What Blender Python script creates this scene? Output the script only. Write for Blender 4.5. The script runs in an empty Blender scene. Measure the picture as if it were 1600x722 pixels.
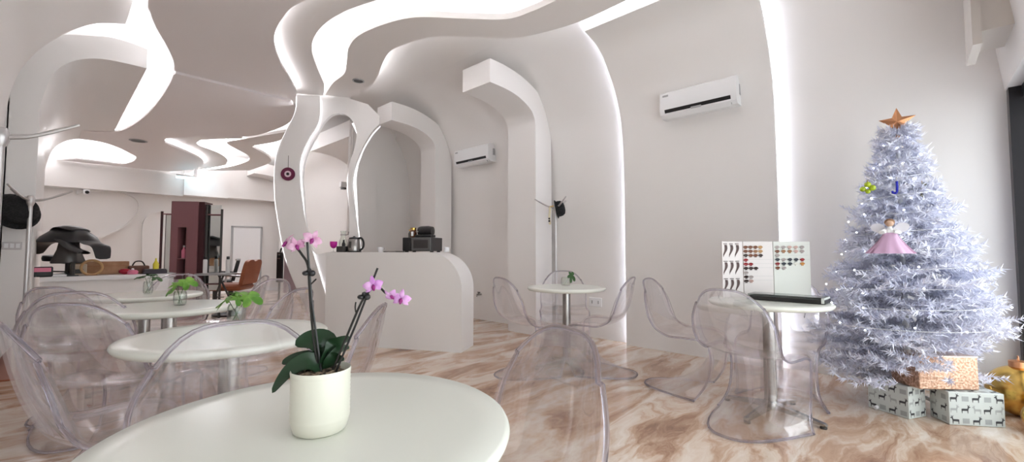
import bpy, math, random
import numpy as np
from mathutils import Vector, Matrix
from mathutils.geometry import tessellate_polygon
random.seed(7)
PI = math.pi
S = bpy.context.scene
COL = S.collection

# ------------------------------------------------------------------ camera
F, YH, CH = 670.0, 393.0, 1.07
YAW = math.radians(47)
T = math.atan((YH-361)/F)
FW = np.array([math.sin(YAW), math.cos(YAW), 0.0]); RT = np.array([math.cos(YAW), -math.sin(YAW), 0.0])
cd = bpy.data.cameras.new('camera'); cam = bpy.data.objects.new('camera', cd); COL.objects.link(cam)
cam.location = (0, 0, CH); cam.rotation_euler = (PI/2+T, 0, -YAW)
cd.sensor_width = 36; cd.lens = F/1600*36; cd.clip_start = 0.02
S.camera = cam
O = np.array([0, 0, CH])
def ray(px, py):
    x = (px-800)/F; y = -(py-361)/F
    return x*RT + (math.cos(T)-y*math.sin(T))*FW + np.array([0, 0, math.sin(T)+y*math.cos(T)])
def at(px, py, x=None, y=None, z=None, d=None):
    r = ray(px, py)
    if z is not None: k = (z-CH)/r[2]
    elif x is not None: k = x/r[0]
    elif y is not None: k = y/r[1]
    else: k = d/(r@FW)
    return O+k*r
def fl(d, lat):            # floor position from depth and lateral offset
    p = d*FW+lat*RT
    return p[0], p[1]

# ------------------------------------------------------------------ materials
def mat(name, col, rough=.5, metal=0, spec=.5, coat=0, trans=0, ior=1.45, emit=None, estr=0, alpha=1):
    m = bpy.data.materials.new(name); m.use_nodes = True
    b = m.node_tree.nodes['Principled BSDF']
    b.inputs['Base Color'].default_value = (*col, 1)
    b.inputs['Roughness'].default_value = rough
    b.inputs['Metallic'].default_value = metal
    b.inputs['Specular IOR Level'].default_value = spec
    b.inputs['Coat Weight'].default_value = coat
    b.inputs['Transmission Weight'].default_value = trans
    b.inputs['IOR'].default_value = ior
    if emit:
        b.inputs['Emission Color'].default_value = (*emit, 1); b.inputs['Emission Strength'].default_value = estr
    return m
def noisy(m, scale, c0, c1, lo=.4, hi=.6, bump=0, detail=4):
    nt = m.node_tree; N = nt.nodes; L = nt.links; b = N['Principled BSDF']
    tc = N.new('ShaderNodeTexCoord'); n = N.new('ShaderNodeTexNoise'); n.inputs['Scale'].default_value = scale; n.inputs['Detail'].default_value = detail
    r = N.new('ShaderNodeValToRGB'); r.color_ramp.elements[0].position = lo; r.color_ramp.elements[1].position = hi
    r.color_ramp.elements[0].color = (*c0, 1); r.color_ramp.elements[1].color = (*c1, 1)
    L.new(tc.outputs['Object'], n.inputs['Vector']); L.new(n.outputs['Fac'], r.inputs['Fac']); L.new(r.outputs['Color'], b.inputs['Base Color'])
    if bump:
        bp = N.new('ShaderNodeBump'); bp.inputs['Strength'].default_value = bump; bp.inputs['Distance'].default_value = .01
        L.new(n.outputs['Fac'], bp.inputs['Height']); L.new(bp.outputs['Normal'], b.inputs['Normal'])
    return m
def emis(name, col, s):
    m = bpy.data.materials.new(name); m.use_nodes = True; nt = m.node_tree
    nt.nodes.remove(nt.nodes['Principled BSDF'])
    e = nt.nodes.new('ShaderNodeEmission'); e.inputs[0].default_value = (*col, 1); e.inputs[1].default_value = s
    nt.links.new(e.outputs[0], nt.nodes['Material Output'].inputs[0]); return m
def clear(name, tint, refl=.05, graz=.55, rough=.03, edge=(.62, .60, .64), power=3.2):
    # thin clear plastic / glass: see-through face on, mirror-like and slightly darker at grazing angles
    m = bpy.data.materials.new(name); m.use_nodes = True; nt = m.node_tree; N = nt.nodes; L = nt.links
    N.remove(N['Principled BSDF'])
    lw = N.new('ShaderNodeLayerWeight'); lw.inputs['Blend'].default_value = .5
    pw = N.new('ShaderNodeMath'); pw.operation = 'POWER'; pw.inputs[1].default_value = power; L.new(lw.outputs['Facing'], pw.inputs[0])
    mc = N.new('ShaderNodeMixRGB'); mc.inputs[1].default_value = (*tint, 1); mc.inputs[2].default_value = (*edge, 1); L.new(pw.outputs[0], mc.inputs[0])
    tr = N.new('ShaderNodeBsdfTransparent'); L.new(mc.outputs[0], tr.inputs[0])
    gl = N.new('ShaderNodeBsdfGlossy'); gl.inputs['Roughness'].default_value = rough
    fa = N.new('ShaderNodeMath'); fa.operation = 'MULTIPLY_ADD'; fa.inputs[1].default_value = graz; fa.inputs[2].default_value = refl; L.new(pw.outputs[0], fa.inputs[0])
    mx = N.new('ShaderNodeMixShader'); L.new(fa.outputs[0], mx.inputs[0]); L.new(tr.outputs[0], mx.inputs[1]); L.new(gl.outputs[0], mx.inputs[2])
    L.new(mx.outputs[0], N['Material Output'].inputs[0]); return m

WHITE = mat('white_paint', (.81, .785, .768), .55)
WHITE2 = mat('white_gloss_paint', (.83, .805, .79), .35)
CEIL = mat('stretch_ceiling', (.80, .752, .748), .42)
BAND = mat('ceiling_band_paint', (.78, .745, .725), .5)
LED = emis('led_strip', (.93, .95, 1.0), 20)
LEDS = emis('led_strip_soft', (.93, .95, 1.0), 12)
LEDW = emis('led_wall_strip', (.80, .86, 1.0), 17)
def acrylic(name, tint, ior, k):
    m = bpy.data.materials.new(name); m.use_nodes = True; nt = m.node_tree; N = nt.nodes; L = nt.links
    N.remove(N['Principled BSDF'])
    g = N.new('ShaderNodeBsdfGlass'); g.inputs['IOR'].default_value = ior; g.inputs['Roughness'].default_value = 0; g.inputs['Color'].default_value = (*tint, 1)
    t = N.new('ShaderNodeBsdfTransparent'); t.inputs[0].default_value = (*tint, 1)
    mx = N.new('ShaderNodeMixShader'); mx.inputs[0].default_value = k
    L.new(t.outputs[0], mx.inputs[1]); L.new(g.outputs[0], mx.inputs[2]); L.new(mx.outputs[0], N['Material Output'].inputs[0]); return m
ACRYL = acrylic('clear_acrylic', (.998, .993, 1.0), 1.45, .32)
ACRYL2 = acrylic('acrylic_rim', (.86, .85, .89), 1.45, .8)
GLASS = clear('vase_glass', (.93, .95, .93))
TABLE = mat('table_laminate', (.76, .775, .71), .22)
CHROME = mat('brushed_chrome', (.40, .385, .37), .25, 1)
STEEL = mat('steel', (.34, .32, .31), .3, 1)
ALU = mat('satin_aluminium', (.56, .54, .54), .35, .8)
BLACK = mat('black_plastic', (.012, .011, .012), .35)
FELT = noisy(mat('black_felt', (.01, .01, .01), .9), 60, (.004, .004, .004), (.018, .017, .018), bump=.3)
DARK = mat('dark_grey_plastic', (.05, .045, .042), .4)
PLAST = mat('white_plastic', (.83, .83, .84), .3)
GREYP = mat('grey_plastic', (.4, .4, .41), .4)
POT = mat('cream_ceramic', (.69, .68, .59), .3)
BARK = noisy(mat('bark_chips', (.1, .06, .04), .9), 90, (.02, .012, .008), (.30, .22, .15), bump=.6)
LEAF = mat('orchid_leaf', (.012, .035, .014), .35)
STEM = mat('orchid_stem', (.013, .011, .009), .5)
PETAL = noisy(mat('orchid_petal', (.6, .3, .6), .6), 55, (.42, .15, .44), (.68, .40, .66), .3, .7)
PETALP = noisy(mat('orchid_petal_pale', (.6, .4, .5), .6), 55, (.40, .16, .28), (.70, .46, .60), .3, .7)
LIP = mat('orchid_lip', (.22, .01, .14), .5)
IVY = noisy(mat('green_leaf', (.12, .3, .04), .45), 14, (.09, .25, .03), (.24, .46, .07))
IVYD = mat('dark_leaf', (.04, .10, .03), .5)
MAGENTA = mat('magenta', (.55, .01, .33), .3)
PLUM = mat('plum', (.13, .012, .05), .4)
MAUVE = mat('mauve_lacquer', (.25, .11, .12), .35)
MAUVED = mat('dark_mauve', (.055, .012, .016), .5)
TAN = mat('tan_leather', (.33, .10, .045), .45)
BROWN = noisy(mat('brown_cardboard', (.4, .22, .12), .8), 8, (.36, .19, .10), (.45, .26, .15))
PINKC = mat('brown_pink', (.33, .17, .14), .6)
RED = mat('red', (.35, .01, .03), .35)
PINK = mat('pink', (.75, .22, .33), .4)
YELLOW = mat('yellow', (.75, .65, .05), .4)
GOLD = mat('gold', (.72, .46, .12), .22, 1)
GOLDM = mat('gold_satin', (.62, .30, .15), .38, .75)
MIRROR = mat('mirror', (.80, .84, .82), .03, 1)
DOORF = mat('black_frame', (.015, .014, .016), .3)
def floor_mat():
    m = mat('marbled_epoxy', (.7, .6, .5), .14, spec=.5); nt = m.node_tree; N = nt.nodes; L = nt.links; b = N['Principled BSDF']
    tc = N.new('ShaderNodeTexCoord'); mp = N.new('ShaderNodeMapping'); mp.inputs['Rotation'].default_value = (0, 0, .75); mp.inputs['Scale'].default_value = (.8, 2.6, 1)
    L.new(tc.outputs['Object'], mp.inputs[0])
    w = N.new('ShaderNodeTexNoise'); w.inputs['Scale'].default_value = 1.5; w.inputs['Detail'].default_value = 4
    L.new(mp.outputs[0], w.inputs['Vector'])
    ad = N.new('ShaderNodeVectorMath'); ad.operation = 'MULTIPLY_ADD'; ad.inputs[1].default_value = (.9, .9, 0)
    L.new(w.outputs['Color'], ad.inputs[0]); L.new(mp.outputs[0], ad.inputs[2])
    n = N.new('ShaderNodeTexNoise'); n.inputs['Scale'].default_value = 1.45; n.inputs['Detail'].default_value = 8; n.inputs['Roughness'].default_value = .66; n.inputs['Distortion'].default_value = 1.0
    L.new(ad.outputs[0], n.inputs['Vector'])
    r = N.new('ShaderNodeValToRGB'); cr = r.color_ramp
    cr.elements[0].position = .26; cr.elements[0].color = (.16, .085, .055, 1)
    cr.elements[1].position = .69; cr.elements[1].color = (.80, .73, .68, 1)
    for p, c in ((.37, (.34, .20, .13)), (.45, (.50, .34, .24)), (.515, (.62, .49, .39)), (.59, (.70, .61, .53))):
        e = cr.elements.new(p); e.color = (*c, 1)
    L.new(n.outputs['Fac'], r.inputs['Fac']); L.new(r.outputs['Color'], b.inputs['Base Color'])
    return m
FLOOR = floor_mat()

# ------------------------------------------------------------------ mesh helpers
def sm(pts, n=8, closed=False):       # Catmull-Rom
    P = [np.array(p, float) for p in pts]; out = []; k = len(P)
    for i in range(k if closed else k-1):
        p0, p1, p2, p3 = [P[j % k] if closed else P[min(max(j, 0), k-1)] for j in (i-1, i, i+1, i+2)]
        for t in np.arange(n)/n:
            out.append(.5*((2*p1)+(p2-p0)*t+(2*p0-5*p1+4*p2-p3)*t*t+(3*p1-p0-3*p2+p3)*t**3))
    if not closed: out.append(P[-1])
    return out
class MB:
    def __init__(s): s.v = []; s.f = []; s.m = []
    def add(s, vs, fs, mi=0):
        o = len(s.v); s.v += [tuple(float(c) for c in v) for v in vs]
        s.f += [tuple(i+o for i in f) for f in fs]; s.m += [mi]*len(fs); return s
    def box(s, x0, x1, y0, y1, z0, z1, mi=0, bev=0, M=None):
        b = bev
        if b:
            vs = []; 
            import itertools
            pts = {}
            # rounded box: 24 verts
            for sx, sy, sz in itertools.product((0, 1), repeat=3):
                X = (x0, x1)[sx]; Y = (y0, y1)[sy]; Z = (z0, z1)[sz]
                dx = b*(1-2*sx); dy = b*(1-2*sy); dz = b*(1-2*sz)
                pts[(sx, sy, sz)] = [(X, Y+dy, Z+dz), (X+dx, Y, Z+dz), (X+dx, Y+dy, Z)]
            idx = {}
            for k, l in pts.items():
                for a in range(3): idx[(k, a)] = len(vs); vs.append(l[a])
            fs = []
            for a in range(3):
                o1, o2 = [i for i in range(3) if i != a]
                for e in (0, 1):
                    q = []
                    for u, w in ((0, 0), (1, 0), (1, 1), (0, 1)):
                        k = [0, 0, 0]; k[a] = e; k[o1] = u; k[o2] = w; q.append(idx[(tuple(k), a)])
                    fs.append(q)
                for u in (0, 1):
                    for w in (0, 1):
                        k0 = [0, 0, 0]; k0[o1] = u; k0[o2] = w; k1 = list(k0); k1[a] = 1
                        fs.append((idx[(tuple(k0), o1)], idx[(tuple(k1), o1)], idx[(tuple(k1), o2)], idx[(tuple(k0), o2)]))
            for k in pts: fs.append([idx[(k, a)] for a in range(3)])
        else:
            vs = [(x, y, z) for x in (x0, x1) for y in (y0, y1) for z in (z0, z1)]
            fs = [(0, 1, 3, 2), (4, 6, 7, 5), (0, 4, 5, 1), (2, 3, 7, 6), (0, 2, 6, 4), (1, 5, 7, 3)]
        if M is not None: vs = [M @ Vector(v) for v in vs]
        return s.add(vs, fs, mi)
    def lathe(s, prof, c=(0, 0, 0), n=32, mi=0, M=None, caps=True):
        vs = []; fs = []; k = len(prof)
        for r, z in prof:
            for i in range(n):
                a = 2*PI*i/n; vs.append((r*math.cos(a), r*math.sin(a), z))
        for j in range(k-1):
            for i in range(n): fs.append((j*n+i, j*n+(i+1) % n, (j+1)*n+(i+1) % n, (j+1)*n+i))
        if caps:
            if prof[0][0] > 1e-4: fs.append(tuple(range(n-1, -1, -1)))
            if prof[-1][0] > 1e-4: fs.append(tuple((k-1)*n+i for i in range(n)))
        M2 = Matrix.Translation(c) if M is None else M
        return s.add([M2 @ Vector(v) for v in vs], fs, mi)
    def ball(s, c, r, n=12, mi=0, sc=(1, 1, 1)):
        prof = [(max(r*math.sin(PI*i/(n//2)), 1e-5), -r*math.cos(PI*i/(n//2))) for i in range(n//2+1)]
        return s.lathe(prof, n=n, mi=mi, M=Matrix.Translation(c) @ Matrix.Diagonal((*sc, 1)))
    def tube(s, path, r, n=8, mi=0, closed=False):
        P = [Vector(p) for p in path]; k = len(P)
        rs = r if hasattr(r, '__len__') else [r]*k
        up = None; vs = []; fs = []
        for i in range(k):
            a = P[(i-1) % k] if closed or i > 0 else P[i]; b = P[(i+1) % k] if closed or i < k-1 else P[i]
            t = (b-a)
            if t.length < 1e-9: t = Vector((0, 0, 1))
            t.normalize()
            if up is None:
                up = Vector((0, 0, 1)) if abs(t.z) < .9 else Vector((1, 0, 0))
            u = (up-t*up.dot(t)); u.normalize(); w = t.cross(u); up = u
            for j in range(n):
                an = 2*PI*j/n; vs.append(P[i]+(u*math.cos(an)+w*math.sin(an))*rs[i])
        for i in range(k if closed else k-1):
            i2 = (i+1) % k
            for j in range(n): fs.append((i*n+j, i*n+(j+1) % n, i2*n+(j+1) % n, i2*n+j))
        if not closed: fs += [tuple(range(n-1, -1, -1)), tuple((k-1)*n+j for j in range(n))]
        return s.add(vs, fs, mi)
    def prism(s, poly, A, B, mi=0, mis=None):    # poly: 2D points; A(p), B(p) -> 3D caps
        n = len(poly); tri = tessellate_polygon([[Vector((p[0], p[1], 0)) for p in poly]])
        s.add([A(p) for p in poly]+[B(p) for p in poly], [tuple(t) for t in tri]+[tuple(i+n for i in reversed(t)) for t in tri], mi)
        s.add([A(p) for p in poly]+[B(p) for p in poly], [(i, (i+1) % n, n+(i+1) % n, n+i) for i in range(n)], mi if mis is None else mis)
        return s
    def grid(s, G, mi=0):                        # G[i][j] points
        a = len(G); b = len(G[0])
        return s.add([p for r in G for p in r], [(i*b+j, i*b+j+1, (i+1)*b+j+1, (i+1)*b+j) for i in range(a-1) for j in range(b-1)], mi)
    def build(s, name, mats, parent=None, smooth=True, ang=40, **kw):
        me = bpy.data.meshes.new(name); me.from_pydata(s.v, [], s.f); 
        for m in (mats if isinstance(mats, (list, tuple)) else [mats]): me.materials.append(m)
        me.polygons.foreach_set('material_index', s.m)
        me.update()
        import bmesh
        bm = bmesh.new(); bm.from_mesh(me); bmesh.ops.remove_doubles(bm, verts=bm.verts, dist=1e-5); bmesh.ops.recalc_face_normals(bm, faces=bm.faces)
        if smooth:
            for f in bm.faces: f.smooth = True
            for e in bm.edges:
                if len(e.link_faces) == 2 and e.calc_face_angle(0) > math.radians(ang): e.smooth = False
        bm.to_mesh(me); bm.free()
        o = bpy.data.objects.new(name, me); COL.objects.link(o)
        if parent is not None: o.parent = parent
        for k, v in kw.items(): o[k] = v
        return o
def tag(o, label, cat, group=None):
    o['label'] = label; o['category'] = cat
    if group: o['group'] = group
    return o
def thing(name, label, cat, loc=(0, 0, 0), rz=0, group=None):
    o = bpy.data.objects.new(name, None); COL.objects.link(o); o.location = [float(c) for c in loc]; o.rotation_euler = (0, 0, rz)
    o.empty_display_size = .1
    return tag(o, label, cat, group)
def dup(o, loc, rz, label, group=None, parent=None):
    def cp(a, par):
        c = a.copy(); COL.objects.link(c)
        if par is not None: c.parent = par
        for ch in list(a.children): cp(ch, c)
        return c
    c = cp(o, None); c.location = [float(q) for q in loc]; c.rotation_euler = (0, 0, rz); c['label'] = label
    if group: c['group'] = group
    return c
def struct(name, mb, m, parent=None, smooth=True, ang=40):
    o = mb.build(name, m, parent, smooth, ang)
    if parent is None: o['kind'] = 'structure'
    return o

# ------------------------------------------------------------------ room shell
XR, XL, YN, YF, ZC = 4.64, -.45, -.65, 13.0, 3.52
struct('floor', MB().box(XL-.1, XR+.3, YN-.6, YF+.1, -.1, 0), FLOOR, smooth=False)
# wall on the far side of the tables: rises straight, then sweeps over into the ceiling
profR = [(XR, 0), (XR, 1.0), (XR, 1.9)] + [tuple(p) for p in sm([(XR, 1.9), (4.60, 2.47), (4.49, 2.86), (4.29, 3.17), (4.04, 3.39), (3.73, 3.50), (3.5, ZC)], 8)]
def sweepY(prof, y0, y1, t=None):
    return MB().grid([[(p[0], y, p[1]) for p in prof] for y in (y0, y1)])
struct('wall_right', sweepY(profR, YN, YF), WHITE, ang=60)
profL = [(XL, 0), (XL, 1.9)] + [tuple(p) for p in sm([(XL, 1.9), (-.42, 2.47), (-.3, 2.86), (-.1, 3.17), (.12, 3.39), (.4, 3.50), (.6, ZC)], 8)]
struct('wall_left', sweepY(profL, YN, YF), WHITE, ang=60)
struct('ceiling', MB().box(.6, 3.5, YN, YF, ZC, ZC+.06), WHITE, smooth=False)
struct('wall_back', MB().box(XL-.1, XR+.1, YF, YF+.1, 0, ZC+.06), WHITE, smooth=False)

def ledstrip(path, z, parent, m=LED, w=.018, name='led_strip'):
    mb = MB(); P = [Vector((p[0], p[1], 0)) for p in path]
    G = [[], []]
    for i, p in enumerate(P):
        t = P[min(i+1, len(P)-1)]-P[max(i-1, 0)]; t.normalize(); n = Vector((-t.y, t.x, 0))
        zz = z(p) if callable(z) else z
        G[0].append((p.x+n.x*w/2, p.y+n.y*w/2, zz)); G[1].append((p.x-n.x*w/2, p.y-n.y*w/2, zz))
    mb.grid(G)
    return mb.build(name, m, parent)
def inset(path, d):        # shift an open path sideways by d (positive = to its left)
    P = [Vector((p[0], p[1])) for p in path]; out = []
    for i, p in enumerate(P):
        t = P[min(i+1, len(P)-1)]-P[max(i-1, 0)]
        if t.length < 1e-6: t = Vector((1, 0))
        t.normalize(); out.append((p.x-t.y*d, p.y+t.x*d))
    return out
def zs(y, off=0): return 3.17+off-(.036*max(0, y-6.3))
def ats(px, py, off=0):    # point of the dropped ceiling plane (it falls gently towards the back)
    r = ray(px, py); k = (3.20+off-CH)/r[2]
    p = O+k*r
    if p[1] > 6.3:
        k = (3.17+off+.036*6.3-CH)/(r[2]+.036*r[1]); p = O+k*r
    return (float(p[0]), float(p[1]))
def clampy(l, y=12.72): return [(p[0], min(p[1], y)) for p in l]

# dropped ceiling, near part and back part
edgeL = [ats(a, b) for a, b in [(232, 0), (235, 20), (245, 45), (262, 75), (272, 100), (268, 125), (250, 155), (225, 183), (190, 204), (150, 206), (127, 204)]]
eL = [tuple(p) for p in sm([(.46, 2.2), (.44, 3.6)]+edgeL, 6)]
rL = [tuple(p) for p in sm([(2.6, 1.2), (1.75, 2.7)]+[ats(a, b) for a, b in [(478.6, 0), (441, 29), (428, 62), (437, 95.5), (450, 118), (462, 140), (463, 150)]], 6)]
YS = 6.3  # ceiling seam; its small step down is added to stand in for spilled light
eL1 = [p for p in eL if p[1] <= YS]; eL2 = [p for p in eL if p[1] > YS]
TH = .03
near = eL1+[(eL1[-1][0]+.02, YS), (rL[-1][0], YS)]+[p for p in reversed(rL) if p[1] < YS-.05]+[(2.6, -.4), (.46, -.4)]
o = struct('ceiling_panel', MB().prism(near, lambda p: (p[0], p[1], 3.20), lambda p: (p[0], p[1], 3.20+TH)), CEIL)
ledstrip(inset(eL1, -.035), 3.20+TH+.015, o, LEDS); ledstrip(inset([p for p in rL if p[1] < YS], .035), 3.20+TH+.012, o, w=.012)
nose = [ats(a, b) for a, b in [(124, 217), (158, 222), (183, 230), (204, 240), (213, 246), (206, 253), (183, 258), (143, 261), (118, 261)]]
s1 = [ats(a, b) for a, b in [(262, 268), (295, 265.5), (311, 261), (318, 255), (311, 246.5), (290, 236.5), (262, 225), (258, 220), (262, 216.5), (290, 215), (340, 214.5), (390, 213), (420, 206), (445, 196), (458, 185), (463, 170)]]
noseS = clampy([tuple(p) for p in sm(nose, 4)], 12.4); s1S = clampy([tuple(p) for p in sm(s1, 4)])
back = [(eL1[-1][0]+.02, YS)]+eL2+noseS+[(noseS[-1][0]-.3, 12.72), (s1S[0][0]-.2, 12.72)]+s1S+[(rL[-1][0], YS)]
o = struct('ceiling_panel_back', MB().prism(back, lambda p: (p[0], p[1], zs(p[1])), lambda p: (p[0], p[1], zs(p[1])+TH)), CEIL)
ledstrip(inset(eL2, -.035), lambda p: zs(p.y)+TH+.02, o, LEDS); ledstrip(inset(noseS, -.06), lambda p: zs(p.y)+TH+.02, o, w=.05); ledstrip([(-.3, 12.6), (.9, 12.6)], 3.12, o, w=.04); ledstrip(inset(s1S[:40], -.05), lambda p: zs(p.y)+TH+.01, o, w=.035)
OF = .09
w2l = [ats(a, b, OF) for a, b in [(379, 216.5), (323, 218), (308, 222.5), (313, 228), (340, 238), (354.6, 248), (354.6, 255), (343, 260), (298, 267)]]
w2S = clampy([tuple(p) for p in sm(w2l, 4)])
o = struct('ceiling_wave', MB().prism(w2S+[(w2S[-1][0]-.5, 12.72)]+[ats(a, b, OF) for a, b in [(285, 250), (250, 222), (248, 212), (300, 208), (370, 206)]], lambda p: (p[0], p[1], zs(p[1])+OF), lambda p: (p[0], p[1], zs(p[1])+OF+.05)), BAND)
ledstrip(inset(w2S, -.05), lambda p: zs(p.y)+OF+.07, o, w=.07)
w3a = clampy([tuple(p) for p in sm([ats(a, b, OF) for a, b in [(379, 217.5), (356, 221.5), (358, 227), (383, 240), (390, 247), (384.5, 253), (356, 261), (310, 267)]], 4)])
w3b = clampy([tuple(p) for p in sm([ats(a, b, OF) for a, b in [(390, 266.5), (416, 257), (423.6, 250.7), (416, 241.5), (399.5, 232.5), (396, 228), (431, 221.5), (452, 212)]], 4)])
o = struct('ceiling_wave_back', MB().prism(w3a+w3b+[ats(a, b, OF) for a, b in [(455, 205), (430, 209)]], lambda p: (p[0], p[1], zs(p[1])+OF), lambda p: (p[0], p[1], zs(p[1])+OF+.05)), BAND)
ledstrip(inset(w3b, -.05), lambda p: zs(p.y)+OF+.07, o, w=.06)

# ceiling ribbons that run into the partition
ZB = 3.31
rr = [tuple(p[:2]) for p in sm([(2.75, 1.0), (2.25, 2.4)]+[at(a, b, z=ZB) for a, b in [(590, 0)]][0:1]*0+[tuple(at(a, b, z=ZB)[:2]) for a, b in [(590, 0), (532.6, 21), (499, 46), (487, 75), (495, 104), (506.5, 133), (505, 149)]], 6)]
ll = [(p[0]-.12, p[1]-.02) for p in rL]
rib = ll+[tuple(at(463, 149, z=ZB)[:2])]+list(reversed(rr))
o = struct('ceiling_ribbon', MB().prism(rib, lambda p: (p[0], p[1], ZB), lambda p: (p[0], p[1], ZB+.06)), BAND)
ledstrip(inset(rr, .04), ZB+.075, o, w=.025)
bl = [tuple(p) for p in sm([(2.95, -.3), (3.02, 1.4)]+[tuple(at(a, b, z=ZB)[:2]) for a, b in [(870, 0), (830, 18), (790, 30), (720, 29), (650, 27), (600, 38), (560, 56), (545, 75), (542, 95), (538, 115), (520, 130), (508, 149)]], 6)]
br = [tuple(p) for p in sm([(3.40, -.3), (3.40, 1.2)]+[tuple(at(a, b, z=ZB)[:2]) for a, b in [(980, 0), (915, 30), (860, 48), (800, 60), (740, 58), (680, 57), (640, 67), (610, 80), (597, 100), (590, 120), (578, 136), (545, 153)]], 6)]
o = struct('ceiling_band', MB().prism(bl+list(reversed(br)), lambda p: (p[0], p[1], ZB), lambda p: (p[0], p[1], ZB+.06)), BAND)
ledstrip(inset(bl, -.04), ZB+.075, o, w=.02); ledstrip(inset(br, .03), ZB+.07, o, w=.012)

# raised wall panel with hidden light round its edge
pB = [(4.53, 0), (4.53, 1.0), (4.53, 1.76)]+[tuple(p) for p in sm([(4.53, 1.76), (4.49, 2.43), (4.39, 2.79), (4.21, 3.07), (3.99, 3.28), (3.72, 3.37)], 8)]
def offs(prof, d):
    P = [Vector(p) for p in prof]; out = []
    for i in range(len(P)):
        t = P[min(i+1, len(P)-1)]-P[max(i-1, 0)]; t.normalize(); out.append((P[i].x+t.y*d, P[i].y-t.x*d))
    return out
def shell(prof, th, y0, y1):
    q = offs(prof, th); return MB().prism(list(prof)+list(reversed(q)), lambda p: (p[0], y0, p[1]), lambda p: (p[0], y1, p[1]))
PY0, PY1 = .89, 2.43
o = struct('wall_panel', shell(pB, .035, PY0, PY1), WHITE, ang=30)
def ledwall(prof, d, ys, par, w=.02, m=LEDW):
    q = offs(prof, d); 
    for y in ys:
        mb = MB().grid([[(a[0], y-w/2, a[1]) for a in q], [(a[0], y+w/2, a[1]) for a in q]]); mb.build('led_strip', m, par)
ledwall(pB, .062, (PY0+.035, PY1-.03), o)
ledstrip([(3.74, PY0+.05), (3.74, PY1-.05)], 3.44, o, LEDW, w=.02)
# left counterpart of that panel above the tables
pLm = [(-.34, 0), (-.34, 1.76)]+[tuple(p) for p in sm([(-.34, 1.76), (-.30, 2.43), (-.2, 2.79), (-.02, 3.07), (.2, 3.28), (.43, 3.37)], 8)]
o = struct('wall_panel_left', shell(pLm, -.035, 2.4, 5.75), WHITE, ang=30)
ledstrip([(.40, 2.5), (.40, 5.7)], 3.44, o, LED)

# half-arch ribs springing from the wall
ro = [(4.58, 0), (4.58, 1.5), (4.575, 2.6)]+[tuple(p) for p in sm([(4.56, 2.834), (4.506, 2.979), (4.384, 3.114), (4.161, 3.223), (3.914, 3.295), (3.682, 3.325), (3.42, 3.33)], 5)]
ri = [(4.245, 0), (4.245, 1.5), (4.245, 2.55)]+[tuple(p) for p in sm([(4.243, 2.68), (4.232, 2.786), (4.165, 2.889), (4.035, 2.963), (3.866, 3.016), (3.66, 3.042), (3.42, 3.048)], 5)]
def ribR(n, y0, y1, dx=0):
    return struct('trim_%d' % n, MB().prism([(p[0]+dx, p[1]) for p in ro]+[(p[0]+dx, p[1]) for p in reversed(ri)], lambda p: (p[0], y0, p[1]), lambda p: (p[0], y1, p[1])), WHITE2, ang=30)
ribR(1, 3.54, 4.03); ribR(2, 5.67, 6.08); ribR(3, 7.0, 8.63); ribR(4, 12.1, 12.7)
# wall that closes the niche behind the counter, with its raised S-shaped relief
nf = struct('wall_niche', MB().box(3.43, XR, 6.98, 7.06, 0, 3.3), WHITE, smooth=False)
rel = [tuple(at(a, b, y=6.98)[[0, 2]]) for a, b in [(632, 203), (612, 220), (598, 240), (588, 262), (583, 295), (586, 340), (592, 392)]]
relS = [tuple(p) for p in sm(rel, 6)]
MB().prism(relS+[(relS[-1][0], 0.0), (3.44, 0.0), (3.44, relS[0][1])], lambda p: (p[0], 6.98, p[1]), lambda p: (p[0], 6.915, p[1])).build('relief_panel', WHITE, nf)
# rib on the other side of the room
yl0, yl1 = 6.02, 10.6
lo = [at(a/3.283, b/3.283, y=yl0) for a, b in [(45, 440), (65, 340), (100, 280), (140, 230), (230, 195), (330, 178), (480, 185), (570, 192), (680, 222), (757, 253)]]
li = [at(a/3.283, b/3.283, y=yl0) for a, b in [(203, 600), (207, 540), (225, 480), (260, 400), (310, 345), (390, 310), (490, 300), (600, 315), (750, 350)]]
lo = [(float(p[0]), float(p[2])) for p in lo]; li = [(float(p[0]), float(p[2])) for p in li]
xo, xi, xe = lo[0][0], li[0][0], lo[-1][0]
li[-1] = (xe, li[-1][1])
po = [(xo, 0), (xo, lo[0][1]-.3)]+[tuple(p) for p in sm(lo, 5)]; pi_ = [(xi, 0), (xi, li[0][1]-.2)]+[tuple(p) for p in sm(li, 5)]
o = struct('trim_5', MB().prism(po+list(reversed(pi_)), lambda p: (p[0], yl0, p[1]), lambda p: (p[0], yl1, p[1])), WHITE2, ang=30)
ledstrip([(xe-.04, yl0+.1), (xe-.04, yl1-.1)], lo[-1][1]+.012, o, w=.02)
q = [(p[0]-.0, p[1]+.02) for p in po if p[1] > 2.9]
MB().grid([[(p[0], yl0+.10, p[1]) for p in q], [(p[0], yl0+.12, p[1]) for p in q]]).build('led_strip', LEDS, o)
struct('wall_pier', MB().box(XL, xo+.01, yl0, yl0+.25, 0, 3.4), WHITE, smooth=False)
ledstrip([(0.0, yl1+.06), (.45, yl1+.06)], 3.28, o, w=.03)

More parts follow.
